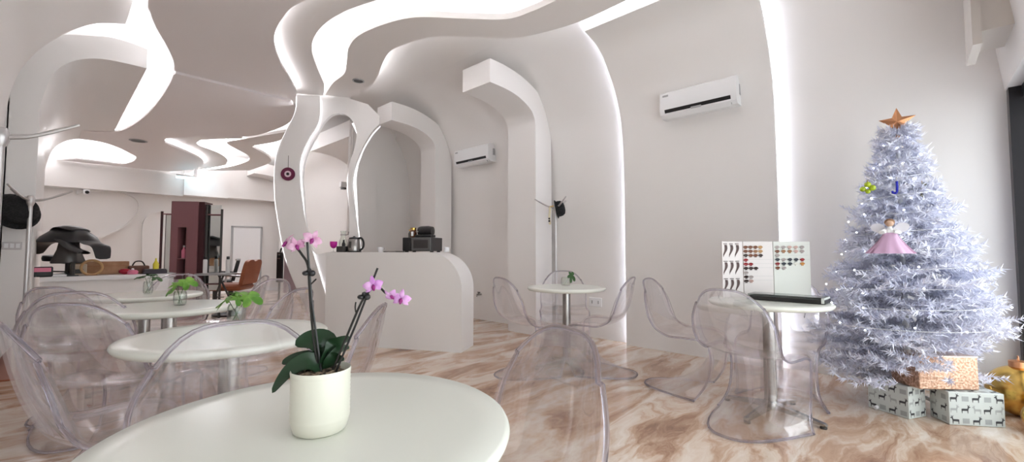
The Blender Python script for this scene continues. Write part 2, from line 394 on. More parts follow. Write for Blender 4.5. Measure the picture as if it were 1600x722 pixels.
# ---- partition: a wavy column in front of a wall with a big opening
JA = at(462, 148, z=ZB); JB = at(592, 155, z=ZB)
pe = (JB-JA); pe[2] = 0; pe /= np.linalg.norm(pe); pn = np.array([pe[1], -pe[0], 0])   # pn points away or towards
if pn@FW > 0: pn = -pn
def onp(px, py, off=0.0):
    r = ray(px, py); P0 = JA+pn*off
    k = ((P0-O)@pn)/(r@pn); p = O+k*r
    return (float((p-JA)@pe), float(p[2]))
def P3(p, off): q = JA+pe*p[0]+pn*off; return (q[0], q[1], p[1])
CO = .06
cl = [onp(a, b, CO) for a, b in [(463.6, 147.7), (463.6, 165), (459, 182), (448, 203), (436.5, 229), (430.6, 252), (429, 276), (430, 310), (434, 340), (441, 380), (446.6, 404), (460, 440), (475, 473), (485, 495)]]
cr_ = [onp(a, b, CO) for a, b in [(499, 150), (499.6, 177), (495, 196), (482, 217), (470.6, 243), (467.8, 262), (468.5, 283), (470.6, 304), (475, 336), (481, 362), (488, 393), (499, 430), (510, 465), (522, 500)]]
cl += [(cl[-1][0]+.03, .1), (cl[-1][0]+.04, 0)]; cr_ += [(cr_[-1][0]+.03, .1), (cr_[-1][0]+.04, 0)]
clS = [tuple(p) for p in sm(cl, 5)]; crS = [tuple(p) for p in sm(cr_, 5)]
clS = [(p[0], max(p[1], 0)) for p in clS]; crS = [(p[0], max(p[1], 0)) for p in crS]
colm = struct('wall_column', MB().prism(clS+list(reversed(crS)), lambda p: P3(p, CO), lambda p: P3(p, CO-.03)), WHITE2, ang=30)
LEDC = emis('led_column_strip', (.90, .93, 1.0), 5)
def edge_led(path, off, inset_, w, par, m=LEDC):
    q = inset(path, inset_); MB().grid([[P3(p, off-w/2) for p in q], [P3(p, off+w/2) for p in q]]).build('led_strip', m, par)
edge_led(crS, .012, -.02, .012, colm); edge_led([p for p in clS if p[1] > .9], .012, .010, .012, colm, LEDS)
op = [onp(a, b) for a, b in [(530, 177), (542, 180), (552, 191), (556, 203), (557, 214), (553, 235), (547, 252), (543.5, 275), (544, 303), (546, 345), (545, 369), (541, 392), (515, 394), (490, 394), (478, 350), (474, 300), (473, 270), (480, 240), (497, 207), (507, 190), (518, 180)]]
opS = [tuple(p) for p in sm(op, 5, True)]
bo = [onp(a, b) for a, b in [(593, 193.6), (580, 207.7), (566, 231), (555.4, 257), (550.5, 281), (552, 303.5), (555.4, 339), (559, 369.5), (562, 393)]]
boS = [tuple(p) for p in sm(bo, 5)]
xR = onp(593, 170)[0]; ztop = ZB+.2
# outline with the opening joined by a cut at its top
top_i = max(range(len(opS)), key=lambda i: opS[i][1]); oo = opS[top_i:]+opS[:top_i+1]
if sum((oo[i][0]*oo[i+1][1]-oo[i+1][0]*oo[i][1]) for i in range(len(oo)-1)) > 0: oo = list(reversed(oo))
lbk = [(p[0]-.035, p[1]) for p in clS]
ringo = [(oo[0][0], ztop)]+oo+[(oo[0][0]+1e-4, ztop), ]
x5 = onp(546, 154); outer = [(x5[0], ztop), x5, onp(575, 163), onp(593, 181)]+boS+[(boS[-1][0]+.03, 0), (lbk[-1][0], 0)]+list(reversed(lbk))+[(lbk[0][0], ztop)]
def zx(p): return p
# orientation: outer must run opposite to the opening
poly = [(oo[0][0], ztop)]+list(oo)+[(oo[0][0]-2e-4 if oo[1][0] > oo[0][0] else oo[0][0]+2e-4, ztop)]
left_first = oo[1][0] < oo[0][0]
# after the opening we arrive back at the top and must walk the outer boundary round to the start
walk = outer if poly[-1][0] > poly[0][0] else list(reversed(outer))
part = struct('wall_partition', MB().prism(poly+walk, lambda p: P3(p, 0), lambda p: P3(p, -.07)), WHITE2, ang=30)
edge_led(boS, -.09, -.012, .012, part)
e2 = [tuple(p) for p in sm([onp(a, b) for a, b in [(549, 188), (556, 203), (557, 214), (553, 235), (547, 252), (543.5, 275), (544, 303), (546, 345), (545, 369)]], 4)]
edge_led(e2, -.09, .012, .016, part, LEDS)

def backing(path, d0, d1):
    A_, B_ = inset(path, d0), inset(path, d1); pl = A_+list(reversed(B_))
    MB().prism(pl, lambda p: P3(p, -.115), lambda p: P3(p, -.13)).build('backing_strip', WHITE2, part, True, 30)
backing(e2, -.022, .10); backing(boS, -.10, .008)

# back of the salon: soffit, low door, arch relief
so = struct('wall_soffit', MB().box(XL, 2.1, 12.74, YF, 2.40, ZC).box(2.1, 3.0, 12.66, YF, 2.42, ZC).box(3.0, XR, 12.7, YF, 2.44, ZC), WHITE, smooth=False)
d = struct('door_1', MB().box(3.22, 3.86, 12.955, YF, 0.04, 1.70), PLAST, smooth=False)
MB().box(3.18, 3.22, 12.94, YF, 0, 1.74).box(3.86, 3.90, 12.94, YF, 0, 1.74).box(3.18, 3.90, 12.94, YF, 1.70, 1.74).build('door_frame', GREYP, d, smooth=False)
MB().ball((3.30, 12.94, .85), .022).build('door_handle', CHROME, d)
struct('baseboard_back', MB().box(XL, 3.18, 12.97, YF, 0, .08).box(3.9, XR, 12.97, YF, 0, .08), PLAST, smooth=False)
arc = [tuple(at(a, b, y=12.98)[[0, 2]]) for a, b in [(224, 410), (224, 370), (226, 350), (234, 338), (246, 332), (258, 331)]]
archm = MB(); pa = [tuple(p) for p in sm(arc, 6)]
archm.prism(pa+[(p[0]-.03, p[1]+.03) for p in reversed(pa)], lambda p: (p[0], 12.93, p[1]), lambda p: (p[0], YF, p[1]))
struct('trim_6', archm, WHITE)
arc = [tuple(at(a, b, y=12.98)[[0, 2]]) for a, b in [(120, 300), (155, 296), (185, 298), (208, 306), (216, 318), (212, 335), (195, 352), (175, 363), (155, 370)]]
pa = [tuple(p) for p in sm(arc, 6)]
struct('trim_7', MB().prism(pa+[(p[0], p[1]-.04) for p in reversed(pa)], lambda p: (p[0], 12.9, p[1]), lambda p: (p[0], YF, p[1])), WHITE)
# fluorescent tube
ft = thing('fluorescent_light', 'cool white fluorescent tube fitting under the back ceiling', 'ceiling light', (0, 0, 0))
a = at(275, 270, y=12.5); b = at(336, 279, y=12.3)
a = Vector((a[0], 12.45, 2.80)); b = Vector((b[0], 12.45, 2.80))
MB().box(a.x, b.x, 12.42, 12.5, 2.83, 2.87).box((a.x+b.x)/2-.03, (a.x+b.x)/2+.03, 12.4, 12.52, 2.87, 3.05).build('housing', PLAST, ft)
MB().tube([a, b], .022).build('tube', emis('fluorescent', (.50, .86, 1.0), 4), ft)

# shop front behind the camera: open daylight, dark frame, white shutter box
fr = struct('window_1', MB().box(XR-.10, XR-.0, YN-.06, YN+.12, 0, 2.22).box(XL, XL+.1, YN-.06, YN+.06, 0, 2.22).box(XL, XR, YN-.06, YN+.06, 2.14, 2.22).box(XL, XR, YN-.06, YN+.06, 0, .06).box(1.45, 1.53, YN-.06, YN+.06, 0, 2.14).box(3.0, 3.08, YN-.06, YN+.06, 0, 2.14), DOORF, smooth=False)
MB().box(XL+.1, XR-.1, YN-.004, YN+.004, .06, 2.14).build('pane', clear('shop_glass', (.97, .98, .97)), fr, smooth=False)
struct('wall_front', MB().box(XL, XR, YN-.1, YN, 2.22, ZC+.05), WHITE, smooth=False)
def sh():
    mb = MB()
    mb.box(XL, 4.28, YN, -.44, 2.62, 2.95)
    return mb
# white sloping soffit above the dark frame and the boxed end of the shutter
struct('trim_8', MB().prism([(YN, 2.22), (-.52, 2.22), (-.44, 2.95), (YN, 2.95)], lambda p: (3.2, p[0], p[1]), lambda p: (XR-.03, p[0], p[1])), WHITE2, smooth=False)
struct('trim_9', MB().box(3.90, 4.30, YN, -.36, 2.44, 3.4).box(3.885, 4.30, -.36, -.318, 2.36, 3.4), mat('beige_box', (.62, .58, .54), .5), smooth=False)

# ------------------------------------------------------------------ lights
w = bpy.data.worlds.new('daylight'); S.world = w; w.use_nodes = True
w.node_tree.nodes['Background'].inputs[0].default_value = (.93, .97, 1.0, 1); w.node_tree.nodes['Background'].inputs[1].default_value = 2.1
S.view_settings.view_transform = 'Standard'; S.view_settings.look = 'None'; S.view_settings.gamma = 1; S.view_settings.exposure = 1.0
S.view_settings.use_curve_mapping = False
S.cycles.transparent_max_bounces = 40; S.cycles.max_bounces = 24; S.cycles.transmission_bounces = 20; S.cycles.diffuse_bounces = 6; S.cycles.glossy_bounces = 5
S.cycles.use_denoising = True; S.cycles.sample_clamp_indirect = 6

# ------------------------------------------------------------------ clear S-shaped chairs
def chair_mesh():
    cen = sm([(0.0, .84), (.02, .72), (.06, .57), (.11, .475), (.20, .43), (.33, .43), (.44, .43), (.50, .40), (.485, .31), (.41, .19), (.28, .085), (.12, .025), (-.02, .003)], 5)
    sid = sm([(.06, .745), (.092, .66), (.125, .56), (.16, .49), (.23, .455), (.34, .455), (.45, .45), (.53, .41), (.555, .32), (.545, .21), (.515, .12), (.47, .05), (.43, .004)], 5)
    hw = [float(q[0]) for q in sm([(.195,), (.236,), (.245,), (.238,), (.242,), (.25,), (.245,), (.24,), (.235,), (.235,), (.24,), (.255,), (.28,)], 5)]
    N = 15; G = []
    for i in range(len(cen)):
        row = []
        for j in range(N):
            v = -1+2*j/(N-1)
            k = abs(v)**(3.2 if i < 8 else 2.6+.6*max(0, 1-(i-8)/8))
            # rounded top of the back
            x = cen[i][0]*(1-k)+sid[i][0]*k; z = cen[i][1]*(1-k)+sid[i][1]*k
            row.append((x, v*hw[i], z))
        G.append(row)
    K = len(G)
    for i in range(K):      # the moulded edge rolls back in a flange
        for e in (0, -1):
            a_ = Vector(G[min(i+1, K-1)][e])-Vector(G[max(i-1, 0)][e]); a_.y = 0; a_.normalize(); nb = Vector((a_.z, 0, -a_.x))   # back / under side
            fl_ = .007+.021*min(1, i/9)
            if i > 34: fl_ *= max(0, (K-1-i)/(K-1-34))
            p_ = Vector(G[i][e]); sg = -1 if e == 0 else 1
            q1 = p_+nb*fl_*.45+Vector((0, sg*.007, 0)); q2 = p_+nb*fl_+Vector((0, sg*.008, 0))
            if e == 0: G[i] = [tuple(q2), tuple(q1)]+G[i]
            else: G[i] = G[i]+[tuple(q1), tuple(q2)]
    mb = MB(); mb.grid(G)
    o = mb.build('chair_tmp', [ACRYL, ACRYL2])
    return o, G
def chair_proto():
    o, G = chair_mesh()
    rim = G[0]+[r[-1] for r in G[1:]]+list(reversed(G[-1]))[1:]+[r[0] for r in reversed(G[1:-1])]
    me = o.data
    s = o.modifiers.new('thickness', 'SOLIDIFY'); s.thickness = .009; s.offset = 0
    dg = bpy.context.evaluated_depsgraph_get(); ev = o.evaluated_get(dg); m2 = bpy.data.meshes.new_from_object(ev)
    mb = MB(); mb.add([v.co[:] for v in m2.vertices], [tuple(p.vertices) for p in m2.polygons])
    mb.tube([Vector(p) for p in rim], .0075, 6, 1, True)
    bpy.data.objects.remove(o); bpy.data.meshes.remove(me)
    c = mb.build('acrylic_chair', [ACRYL, ACRYL2], None, True, 60)
    return c
CHAIR = chair_proto()
GR = 'clear acrylic chairs around the tables'
chairs = [
    ((1.03, .735), (-.95, .30), 'clear acrylic chair drawn up to the table that holds the orchid'),
    ((.407, 1.57), (-.12, -1), 'clear acrylic chair with its arched back between the orchid table and the next table'),
    ((-.10, 2.06), (1, .14), 'clear acrylic chair seen from its side, nearest the frame edge beside the orchid table'),
    ((.955, 1.63), (-.75, .66), 'clear acrylic chair partly hidden behind the tilted orchid stem, back against the counter side'),
    ((.05, 2.645), (.66, .75), 'clear acrylic chair with dark outlined round back beneath the grey coat stand'),
    ((0.0, 3.915), (.65, .76), 'clear acrylic chair beside the white pier, its back just under the black hat'),
    ((.09, 3.364), (.3, .95), 'clear acrylic chair with an oval highlight on its back, in front of the salon bar'),
    ((.88, 5.3), (-.35, -.93), 'clear acrylic chair behind the ivy leaf vase, facing the farthest table of its row'),
    ((1.04, 2.70), (-.6, .8), 'clear acrylic chair beside the wavy column, nearer of two overlapping backs'),
    ((1.25, 3.75), (-.9, -.4), 'clear acrylic chair beside the wavy column, farther of two overlapping backs'),
    ((1.36, 4.36), (-1, .1), 'clear acrylic chair whose slanting back edge shows below the brown salon chair'),
    ((2.623, 2.596), (.95, -.28), 'clear acrylic chair in profile with the counter end behind its back'),
    ((4.02, 2.95), (-.78, -.62), 'clear acrylic chair behind the small round table with one green leaf'),
    ((3.45, 1.78), (-.25, .97), 'clear acrylic chair in profile facing the small leaf table, glowing wall strip behind it'),
    ((3.39, 1.62), (.08, -1), 'clear acrylic chair back to back with another, facing the hair colour table'),
    ((2.69, .82), (.97, -.2), 'clear acrylic chair seen from behind, in front of the hair colour table'),
    ((3.95, .71), (-1, .02), 'clear acrylic chair beneath the hair colour chart on the far side of its table'),
]
for i, (bp, dr, lab) in enumerate(chairs):
    c = CHAIR if i == 0 else CHAIR.copy()
    if i: COL.objects.link(c)
    c.location = (bp[0], bp[1], .006); c.rotation_euler = (0, 0, math.atan2(dr[1], dr[0])); tag(c, lab, 'chair', GR)

# ------------------------------------------------------------------ round tables
def table_proto():
    t = thing('round_table', '', 'table', (0, 0, 0), 0, 'round white pedestal tables')
    MB().lathe([(.001, .705), (.33, .705), (.352, .710), (.362, .720), (.365, .728), (.362, .735), (.355, .7395), (.30, .74), (.001, .74)], n=72).build('tabletop', TABLE, t, True, 60)
    MB().lathe([(.0375, .06), (.0375, .69), (.10, .693), (.10, .705)], n=28).build('column', CHROME, t)
    MB().lathe([(.05, .035), (.055, .05), (.042, .085), (.0376, .09)], n=28).build('hub', CHROME, t)
    for k in range(4):
        M = Matrix.Rotation(k*PI/2+PI/4, 4, 'Z')
        mb = MB(); pts = [(.03, .075), (.31, .032), (.32, .02), (.30, .018), (.03, .04)]
        wd = [.026, .017, .015, .017, .026]
        mb.add([M @ Vector((p[0], w_, p[1])) for p, w_ in zip(pts, wd)]+[M @ Vector((p[0], -w_, p[1])) for p, w_ in zip(pts, wd)],
               [(0, 1, 2, 3, 4), (9, 8, 7, 6, 5)]+[(i, (i+1) % 5, 5+(i+1) % 5, 5+i) for i in range(5)])
        lg = mb.build('leg', CHROME, t, False)
        MB().lathe([(.017, 0.0), (.02, .006), (.018, .014), (.006, .02)], c=M @ Vector((.30, 0, 0)), n=14).build('foot', DARK, lg)
    return t
tabs = [((.36, .84), 'white round pedestal table in front, holding the potted orchid'),
        ((.507, 2.038), 'white round pedestal table holding the large ivy leaf vase, next after the orchid table'),
        ((.50, 3.31), 'white round pedestal table holding a vase with a broad drooping leaf, third in its row'),
        ((.506, 4.35), 'white round pedestal table farthest along its row, close to the salon bar'),
        ((3.306, 2.385), 'white round pedestal table with a single leaf vase by the curved wall'),
        ((3.287, .718), 'white round pedestal table carrying the hair colour chart')]
TP = table_proto()
for i, (p, lab) in enumerate(tabs):
    if i == 0: TP.location = (p[0], p[1], 0); TP['label'] = lab; TP.rotation_euler = (0, 0, .3)
    else: dup(TP, (p[0], p[1], 0), (.2, .1, .35, .5, .3, .55)[i], lab)
ZT = .7405

# ------------------------------------------------------------------ potted orchid
px_, py_ = at(500, 672, z=.74)[:2]
orch = thing('potted_orchid', 'pink phalaenopsis orchid in a ribbed cream pot on the front table', 'plant', (px_, py_, ZT))
prof = [(.001, 0), (.040, 0), (.046, .004), (.0505, .02)]
for i in range(22):
    z = .024+i*.0038; r = .0512+.0010*math.sin(i*PI)+(.0007 if i % 2 else 0); prof.append((r, z))
prof += [(.0525, .110), (.0515, .113), (.0495, .111), (.0485, .094), (.001, .094)]
MB().lathe(prof, n=56).build('pot', POT, orch, True, 70)
mb = MB(); mb.lathe([(.048, .0945), (.047, .100), (.03, .103), (.001, .104)], n=24, caps=False)
for k in range(46):
    a = random.random()*2*PI; r = .043*math.sqrt(random.random()); mb.ball((r*math.cos(a), r*math.sin(a), .105), .006, 6, sc=(1.4, .8, .8))
mb.build('bark_mulch', BARK, orch)
# orchid directions are given along the picture's right (R) and depth (D) axes as seen from the seat
R3, D3 = Vector(RT), Vector(FW)
def od(r, u, dd): return R3*r+Vector((0, 0, u))+D3*dd
def leaf(mid, w, par, m=LEAF, name='leaf', fold=.25, n=12, tilt=.75):
    P = [Vector(p) for p in sm(mid, n//max(1, len(mid)-1)+2)]; L = len(P); mb = MB(); G = []
    for i, p in enumerate(P):
        t = P[min(i+1, L-1)]-P[max(i-1, 0)]; t.normalize(); sd = t.cross(Vector((0, 0, 1)))
        if sd.length < .05: sd = R3.copy()
        sd.normalize(); up = sd.cross(t); sd, up = sd*math.cos(tilt)+up*math.sin(tilt), up*math.cos(tilt)-sd*math.sin(tilt); f = i/(L-1)
        ww = w*(math.sin(PI*min(1, .12+.86*f**.8))**.75)*(1 if f < .999 else .05)
        G.append([p-sd*ww+up*ww*fold, p-sd*ww*.5+up*ww*fold*.3, p, p+sd*ww*.5+up*ww*fold*.3, p+sd*ww+up*ww*fold])
    mb.grid(G); mb.grid([[q-Vector((0, 0, .0016)) for q in r] for r in G])
    return mb.build(name, m, par, True, 80)
leaf([od(0, .11, 0), od(-.028, .145, .0), od(-.055, .125, -.005), od(-.068, .09, -.01)][0:1]+[od(-.02, .128, -.01), od(-.05, .112, -.02), od(-.074, .078, -.03)], .016, orch, tilt=.9)
leaf([od(0, .11, 0), od(-.02, .126, .01), od(-.052, .127, .01), od(-.074, .122, .0)], .016, orch)
leaf([od(-.004, .11, .01), od(-.006, .15, .02), od(-.028, .16, .015), od(-.050, .156, .0)], .027, orch)
leaf([od(.0, .11, .01), od(.018, .14, .02), od(.030, .155, .02), od(.042, .160, .03)], .024, orch)
leaf([od(.004, .11, .01), od(.02, .125, .015), od(.034, .132, .01)], .018, orch)
DP = float(np.dot([px_, py_, 0], FW))
def pw(px, py, dd=0):     # point in the pot's frame, at the pot's depth plus dd
    p = at(px, py, d=DP+dd); return Vector((p[0]-px_, p[1]-py_, p[2]-ZT))
s1_ = [Vector((0, 0, .105))-R3*.005, pw(489, 520), pw(484, 455), pw(481, 415), pw(472, 398), pw(462, 386), pw(450, 380)]
MB().tube(sm(s1_, 5), .0023, 7).build('flower_stem', STEM, orch)
MB().tube([Vector((0, 0, .105)), pw(487, 470), pw(479, 365)], .0022, 6).build('stake', BLACK, orch)
s2_ = [Vector((0, 0, .105))+R3*.02, pw(540, 530), pw(562, 478), pw(574, 458), pw(590, 448), pw(604, 459), pw(622, 465)]
MB().tube(sm(s2_, 5), .0021, 7).build('flower_stem', STEM, orch)
MB().tube([Vector((0, 0, .105))+R3*.027, pw(556, 507), pw(590, 419)], .0022, 6).build('stake', BLACK, orch)
MB().tube(sm([pw(484, 446), pw(490, 440), pw(494, 436)], 3), .0015, 6).build('side_shoot', STEM, orch); MB().tube(sm([pw(556, 488), pw(555, 480), pw(556, 472)], 3), .0015, 6).build('side_shoot', STEM, orch)
for q in (pw(483, 427, -.004), pw(569, 464, -.004)):
    MB().ball(q-R3*.006, .007, 10, sc=(1, 1, .7)).ball(q+R3*.006, .006, 10).ball(q+Vector((0, 0, .005)), .005, 8).build('plant_clip', BLACK, orch)
def flower(c, face, up, s, m):
    face = face.normalized(); up = (up-face*up.dot(face)).normalized(); sd = up.cross(face)
    mb = MB()
    for k, (ang, ln, wd) in enumerate([(90, 1, .5), (215, .95, .45), (325, .95, .45), (8, 1.0, .8), (172, 1.0, .8)]):
        a = math.radians(ang); u = sd*math.cos(a)+up*math.sin(a); w_ = face.cross(u); G = []
        for i in range(7):
            f = i/6; wd_ = wd*s*math.sin(PI*(.1+.88*f))**.8
            base = c+u*(ln*s*f)+face*(s*(.18*math.sin(PI*f)-.15*f*f))
            G.append([base-w_*wd_*.5-face*.08*s*0, base-w_*wd_*.25+face*.04*s, base+face*.05*s, base+w_*wd_*.25+face*.04*s, base+w_*wd_*.5])
        mb.grid(G)
    f_ = mb.build('flower', m, orch, True, 80)
    MB().ball(c+face*s*.22-up*s*.18, s*.2, 10, sc=(1, 1, 1.2)).ball(c+face*s*.3-up*s*.4, s*.14, 8).ball(c+face*s*.2+up*s*.02, s*.1, 8).build('lip', LIP, f_)
UP = Vector((0, 0, 1))
flower(pw(450, 380), -D3*.6-R3*.5+UP*.3, UP+R3*.2, .019, PETALP); flower(pw(463, 383, -.006), -D3*.5+R3*.3-UP*.2, UP-R3*.5, .017, PETALP)
flower(pw(488, 374), -D3*.7+R3*.5, UP*.8+R3*.5, .019, PETALP)
flower(pw(583, 446, -.006), -D3+R3*.3, UP-R3*.2, .019, PETAL); flower(pw(611, 461, -.004), -D3*.6-UP*.5, UP*.5-R3*.4, .015, PETAL); flower(pw(627, 467), -D3+R3*.1, UP+R3*.15, .0185, PETAL)

# ------------------------------------------------------------------ leaf vases
def vase(loc, h, r, leaves, label, cat='vase', m=IVY):
    t = thing('leaf_vase', label, cat, (*loc, ZT), 0, 'glass vases with green leaves')
    MB().lathe([(.001, .001), (r*.8, .001), (r, h*.15), (r*1.03, h*.5), (r*.98, h*.85), (r*.85, h), (r*.8, h), (r*.93, h*.85), (r*.97, h*.5), (r*.93, h*.15), (r*.7, .008), (.001, .008)], n=28).build('glass', GLASS, t)
    for (rx, u, dd, s, tilt) in leaves:
        s *= 1.2; u += .015
        c = R3*rx+Vector((0, 0, u))+D3*dd
        MB().tube(sm([Vector((-rx*.3, rx*.2, .01)), c*.6+Vector((0, 0, .02)), c], 4), .0015, 5).build('stalk', IVYD, t)
        mb = MB(); n = 40; pts = []
        nrm = (UP*math.cos(tilt[0])-D3*math.sin(tilt[0])); nrm.normalize()
        a1 = R3*math.cos(tilt[1])+D3*math.sin(tilt[1])-UP*tilt[2]; a1.normalize(); a2 = nrm.cross(a1); a2.normalize()
        for k in range(n):
            a = 2*PI*k/n; lob = abs(math.cos(2.5*a))**.8
            rr_ = s*(.45+.55*lob)*(1-.25*(1+math.cos(a+PI))/2)
            pts.append(c+a1*rr_*math.cos(a)+a2*rr_*math.sin(a)-UP*(.25*rr_*rr_/s)+nrm*.006*math.sin(5*a))
        mb.add([c]+pts, [(0, 1+k, 1+(k+1) % n) for k in range(n)]); mb.add([c-nrm*.001]+[p-nrm*.001 for p in pts], [(0, 1+(k+1) % n, 1+k) for k in range(n)])
        mb.build('leaf', m, t, True, 80)
    return t
vx = at(369, 506, z=.74)
vase(vx[:2], .09, .036, [(-.045, .10, -.0, .055, (.5, 2.9, .5)), (.05, .11, .0, .055, (.5, .2, .25)), (.0, .125, .02, .045, (.6, 1.2, .0)), (.02, .105, -.03, .04, (.5, .6, .3))], 'round glass vase with spreading ivy leaves on the table behind the orchid')
vx = at(281, 477, z=.74)
vase(vx[:2], .085, .034, [(-.035, .105, 0, .06, (.6, 2.6, .6)), (.03, .13, .0, .055, (.7, .4, .1)), (.0, .12, -.03, .045, (.6, 3.6, .4))], 'straight glass vase with a broad drooping green leaf on the third table of the row')
vx = at(231, 460, z=.74)
vase(vx[:2], .10, .03, [(-.03, .13, 0, .06, (.15, 2.9, .1)), (.05, .115, 0, .045, (.15, .2, .3)), (.02, .14, 0, .035, (.2, 1, .0))], 'small glass vase with flat dark leaves on the farthest table, before the salon bar', m=IVYD)
vx = at(884, 447, z=.74)
vase(vx[:2], .085, .045, [(.05, .085, 0, .055, (1.1, .6, .6))], 'wide glass vase with one pointed leaf on the table by the curved wall', m=IVYD)

# ------------------------------------------------------------------ white counter with rounded end
CA, CB = Vector((2.19, 5.01, 0)), Vector((2.99, 3.52, 0))
ce = (CB-CA); CL = ce.length; ce.normalize(); cn = Vector((-ce.y, ce.x, 0))
if cn.dot(D3) < 0: cn = -cn
cnt = thing('reception_counter', 'tall white counter with one big rounded corner in the middle of the room', 'counter', CA)
RC = .40; CHt = 1.062
pr = [(0, 0), (CL, 0)]+[(CL-RC+RC*math.cos(a), CHt-RC+RC*math.sin(a)) for a in np.linspace(0, PI/2, 20)]+[(0, CHt)]
MB().prism(pr, lambda p: ce*p[0]+UP*p[1], lambda p: ce*p[0]+UP*p[1]+cn*.37).build('body', WHITE, cnt, True, 25)
def onc(px, back):       # point on the counter top along its length, from the picture column
    r = ray(px, 393); A = np.array(CA+cn*back); e = np.array(ce)
    k = np.linalg.solve(np.array([[r[0], -e[0]], [r[1], -e[1]]]), A[:2]); return Vector((A[0]+e[0]*k[1], A[1]+e[1]*k[1], CHt))
CRZ = math.atan2(ce.y, ce.x)
# kettle
p = onc(553, .17); k = thing('kettle', 'steel electric kettle with black handle on the counter', 'kettle', p, CRZ)
MB().lathe([(.001, .012), (.078, .012), (.08, .02), (.066, .15), (.062, .155)], n=32).build('jug', STEEL, k)
MB().lathe([(.062, .155), (.058, .172), (.02, .18), (.012, .182), (.012, .19), (.001, .192)], n=28).build('lid', BLACK, k)
MB().lathe([(.001, 0), (.085, 0), (.085, .012), (.001, .012)], n=28).build('base', BLACK, k)
MB().tube(sm([(.062, 0, .165), (.10, 0, .165), (.128, 0, .12), (.125, 0, .06), (.09, 0, .025), (.078, 0, .03)], 5), .012, 8).build('handle', BLACK, k)
MB().add([(-.06, -.02, .15), (-.06, .02, .15), (-.092, 0, .152), (-.066, 0, .11)], [(0, 1, 2), (0, 2, 3), (1, 3, 2), (0, 3, 1)]).build('spout', STEEL, k)
MB().box(-.012, .012, -.083, -.066, .05, .125).build('water_gauge', DARK, k)
p = onc(521, .14); k = thing('wine_glass', 'magenta wine glass on the counter beside a dark box', 'glass', p)
MB().lathe([(.008, .045), (.02, .05), (.037, .07), (.043, .10), (.042, .128), (.039, .128), (.039, .10), (.033, .074), (.001, .054)], n=24).build('bowl', MAGENTA, k)
MB().lathe([(.001, 0), (.033, .001), (.03, .004), (.006, .008), (.005, .045), (.008, .046)], n=20).build('stem', GLASS, k)
p = onc(534, .10); k = thing('box', 'small dark box with a bottle neck beside the kettle', 'box', p, CRZ)
MB().box(-.05, .05, -.04, .04, 0, .07, bev=.006).build('case', DARK, k); MB().lathe([(.02, .07), (.02, .10), (.011, .12), (.010, .145), (.001, .145)], c=(.025, 0, 0), n=16).build('bottle_neck', BLACK, k)
p = onc(536, .26); k = thing('glass_carafe', 'tall clear carafe with steel clamp behind the dark box', 'carafe', p, CRZ)
MB().lathe([(.001, 0), (.05, 0), (.05, .12), (.03, .18), (.03, .24), (.036, .26), (.033, .26), (.027, .24), (.027, .18), (.046, .12), (.046, .006), (.001, .006)], n=24).build('glass', GLASS, k)
MB().lathe([(.033, .205), (.035, .205), (.035, .22), (.033, .22)], n=20, caps=False).tube([(.035, 0, .21), (.07, 0, .215), (.075, 0, .25)], .006).build('clamp', STEEL, k)
p = onc(595, .25); k = thing('cup', 'small white cup with silver rim on the counter between kettle and microwave', 'cup', p, CRZ)
MB().lathe([(.001, 0), (.025, 0), (.036, .045), (.038, .06), (.035, .06), (.032, .045), (.02, .006), (.001, .006)], n=20).build('body', PLAST, k); MB().tube(sm([(.034, 0, .048), (.055, 0, .04), (.05, 0, .02), (.03, 0, .018)], 4), .004, 6).build('handle', PLAST, k)
p = onc(616, .22); k = thing('tray', 'flat dark serving tray beside the microwave', 'tray', p, CRZ)
MB().box(-.08, .08, -.1, .1, 0, .006).build('plate', DARK, k, False); MB().tube([(-.08, -.1, .009), (.08, -.1, .009), (.08, .1, .009), (-.08, .1, .009)], .004, 6, closed=True).build('rim', STEEL, k)
p = onc(661, .20); k = thing('microwave', 'black microwave oven on the counter under a coffee maker', 'microwave', p, CRZ+PI)
Mz = Matrix.Identity(4)
MB().box(-.175, .175, -.14, .15, .012, .165, bev=.004).box(-.17, -.14, -.1, -.07, 0, .012).box(.14, .17, -.1, -.07, 0, .012).box(-.17, -.14, .08, .11, 0, .012).box(.14, .17, .08, .11, 0, .012).build('body', BLACK, k, False)
MB().box(-.17, .065, .15, .165, .018, .16, bev=.004).build('door', mat('grey_glass', (.10, .095, .095), .15), k, False)
MB().box(-.14, .035, .165, .167, .045, .135).build('window', mat('smoked', (.035, .03, .03), .1), k, False)
MB().box(.07, .171, .15, .162, .018, .16).build('control_panel', BLACK, k, False)
q = p+UP*.1655+ce*.03; k = thing('coffee_maker', 'black glossy capsule coffee maker lying on the microwave', 'coffee maker', q, CRZ)
MB().box(-.11, .10, -.06, .06, 0, .035, bev=.01).build('base', BLACK, k)
MB().lathe([(.001, -.08), (.05, -.08), (.058, -.05), (.06, .04), (.05, .09), (.001, .095)], n=24, M=Matrix.Translation((.0, 0, .075)) @ Matrix.Rotation(PI/2, 4, 'Y')).build('body', BLACK, k)
MB().box(-.085, -.055, -.075, -.055, .06, .075).build('badge', CHROME, k, False)
q = p+UP*.1655-ce*.125; k = thing('coffee_jar', 'amber coffee jar with gold lid on the microwave', 'jar', q, CRZ)
MB().lathe([(.001, 0), (.035, 0), (.04, .01), (.04, .08), (.03, .09)], n=20).build('body', mat('amber', (.12, .035, .01), .15), k); MB().lathe([(.033, .09), (.034, .115), (.001, .118)], n=20).build('lid', GOLD, k); MB().box(-.006, .02, -.043, -.038, .02, .07).build('tag', PLAST, k)
q = p+UP*.1655-ce*.172-cn*.0; k = thing('sauce_bottle', 'small dark bottle with gold cap next to the amber jar', 'bottle', q, CRZ)
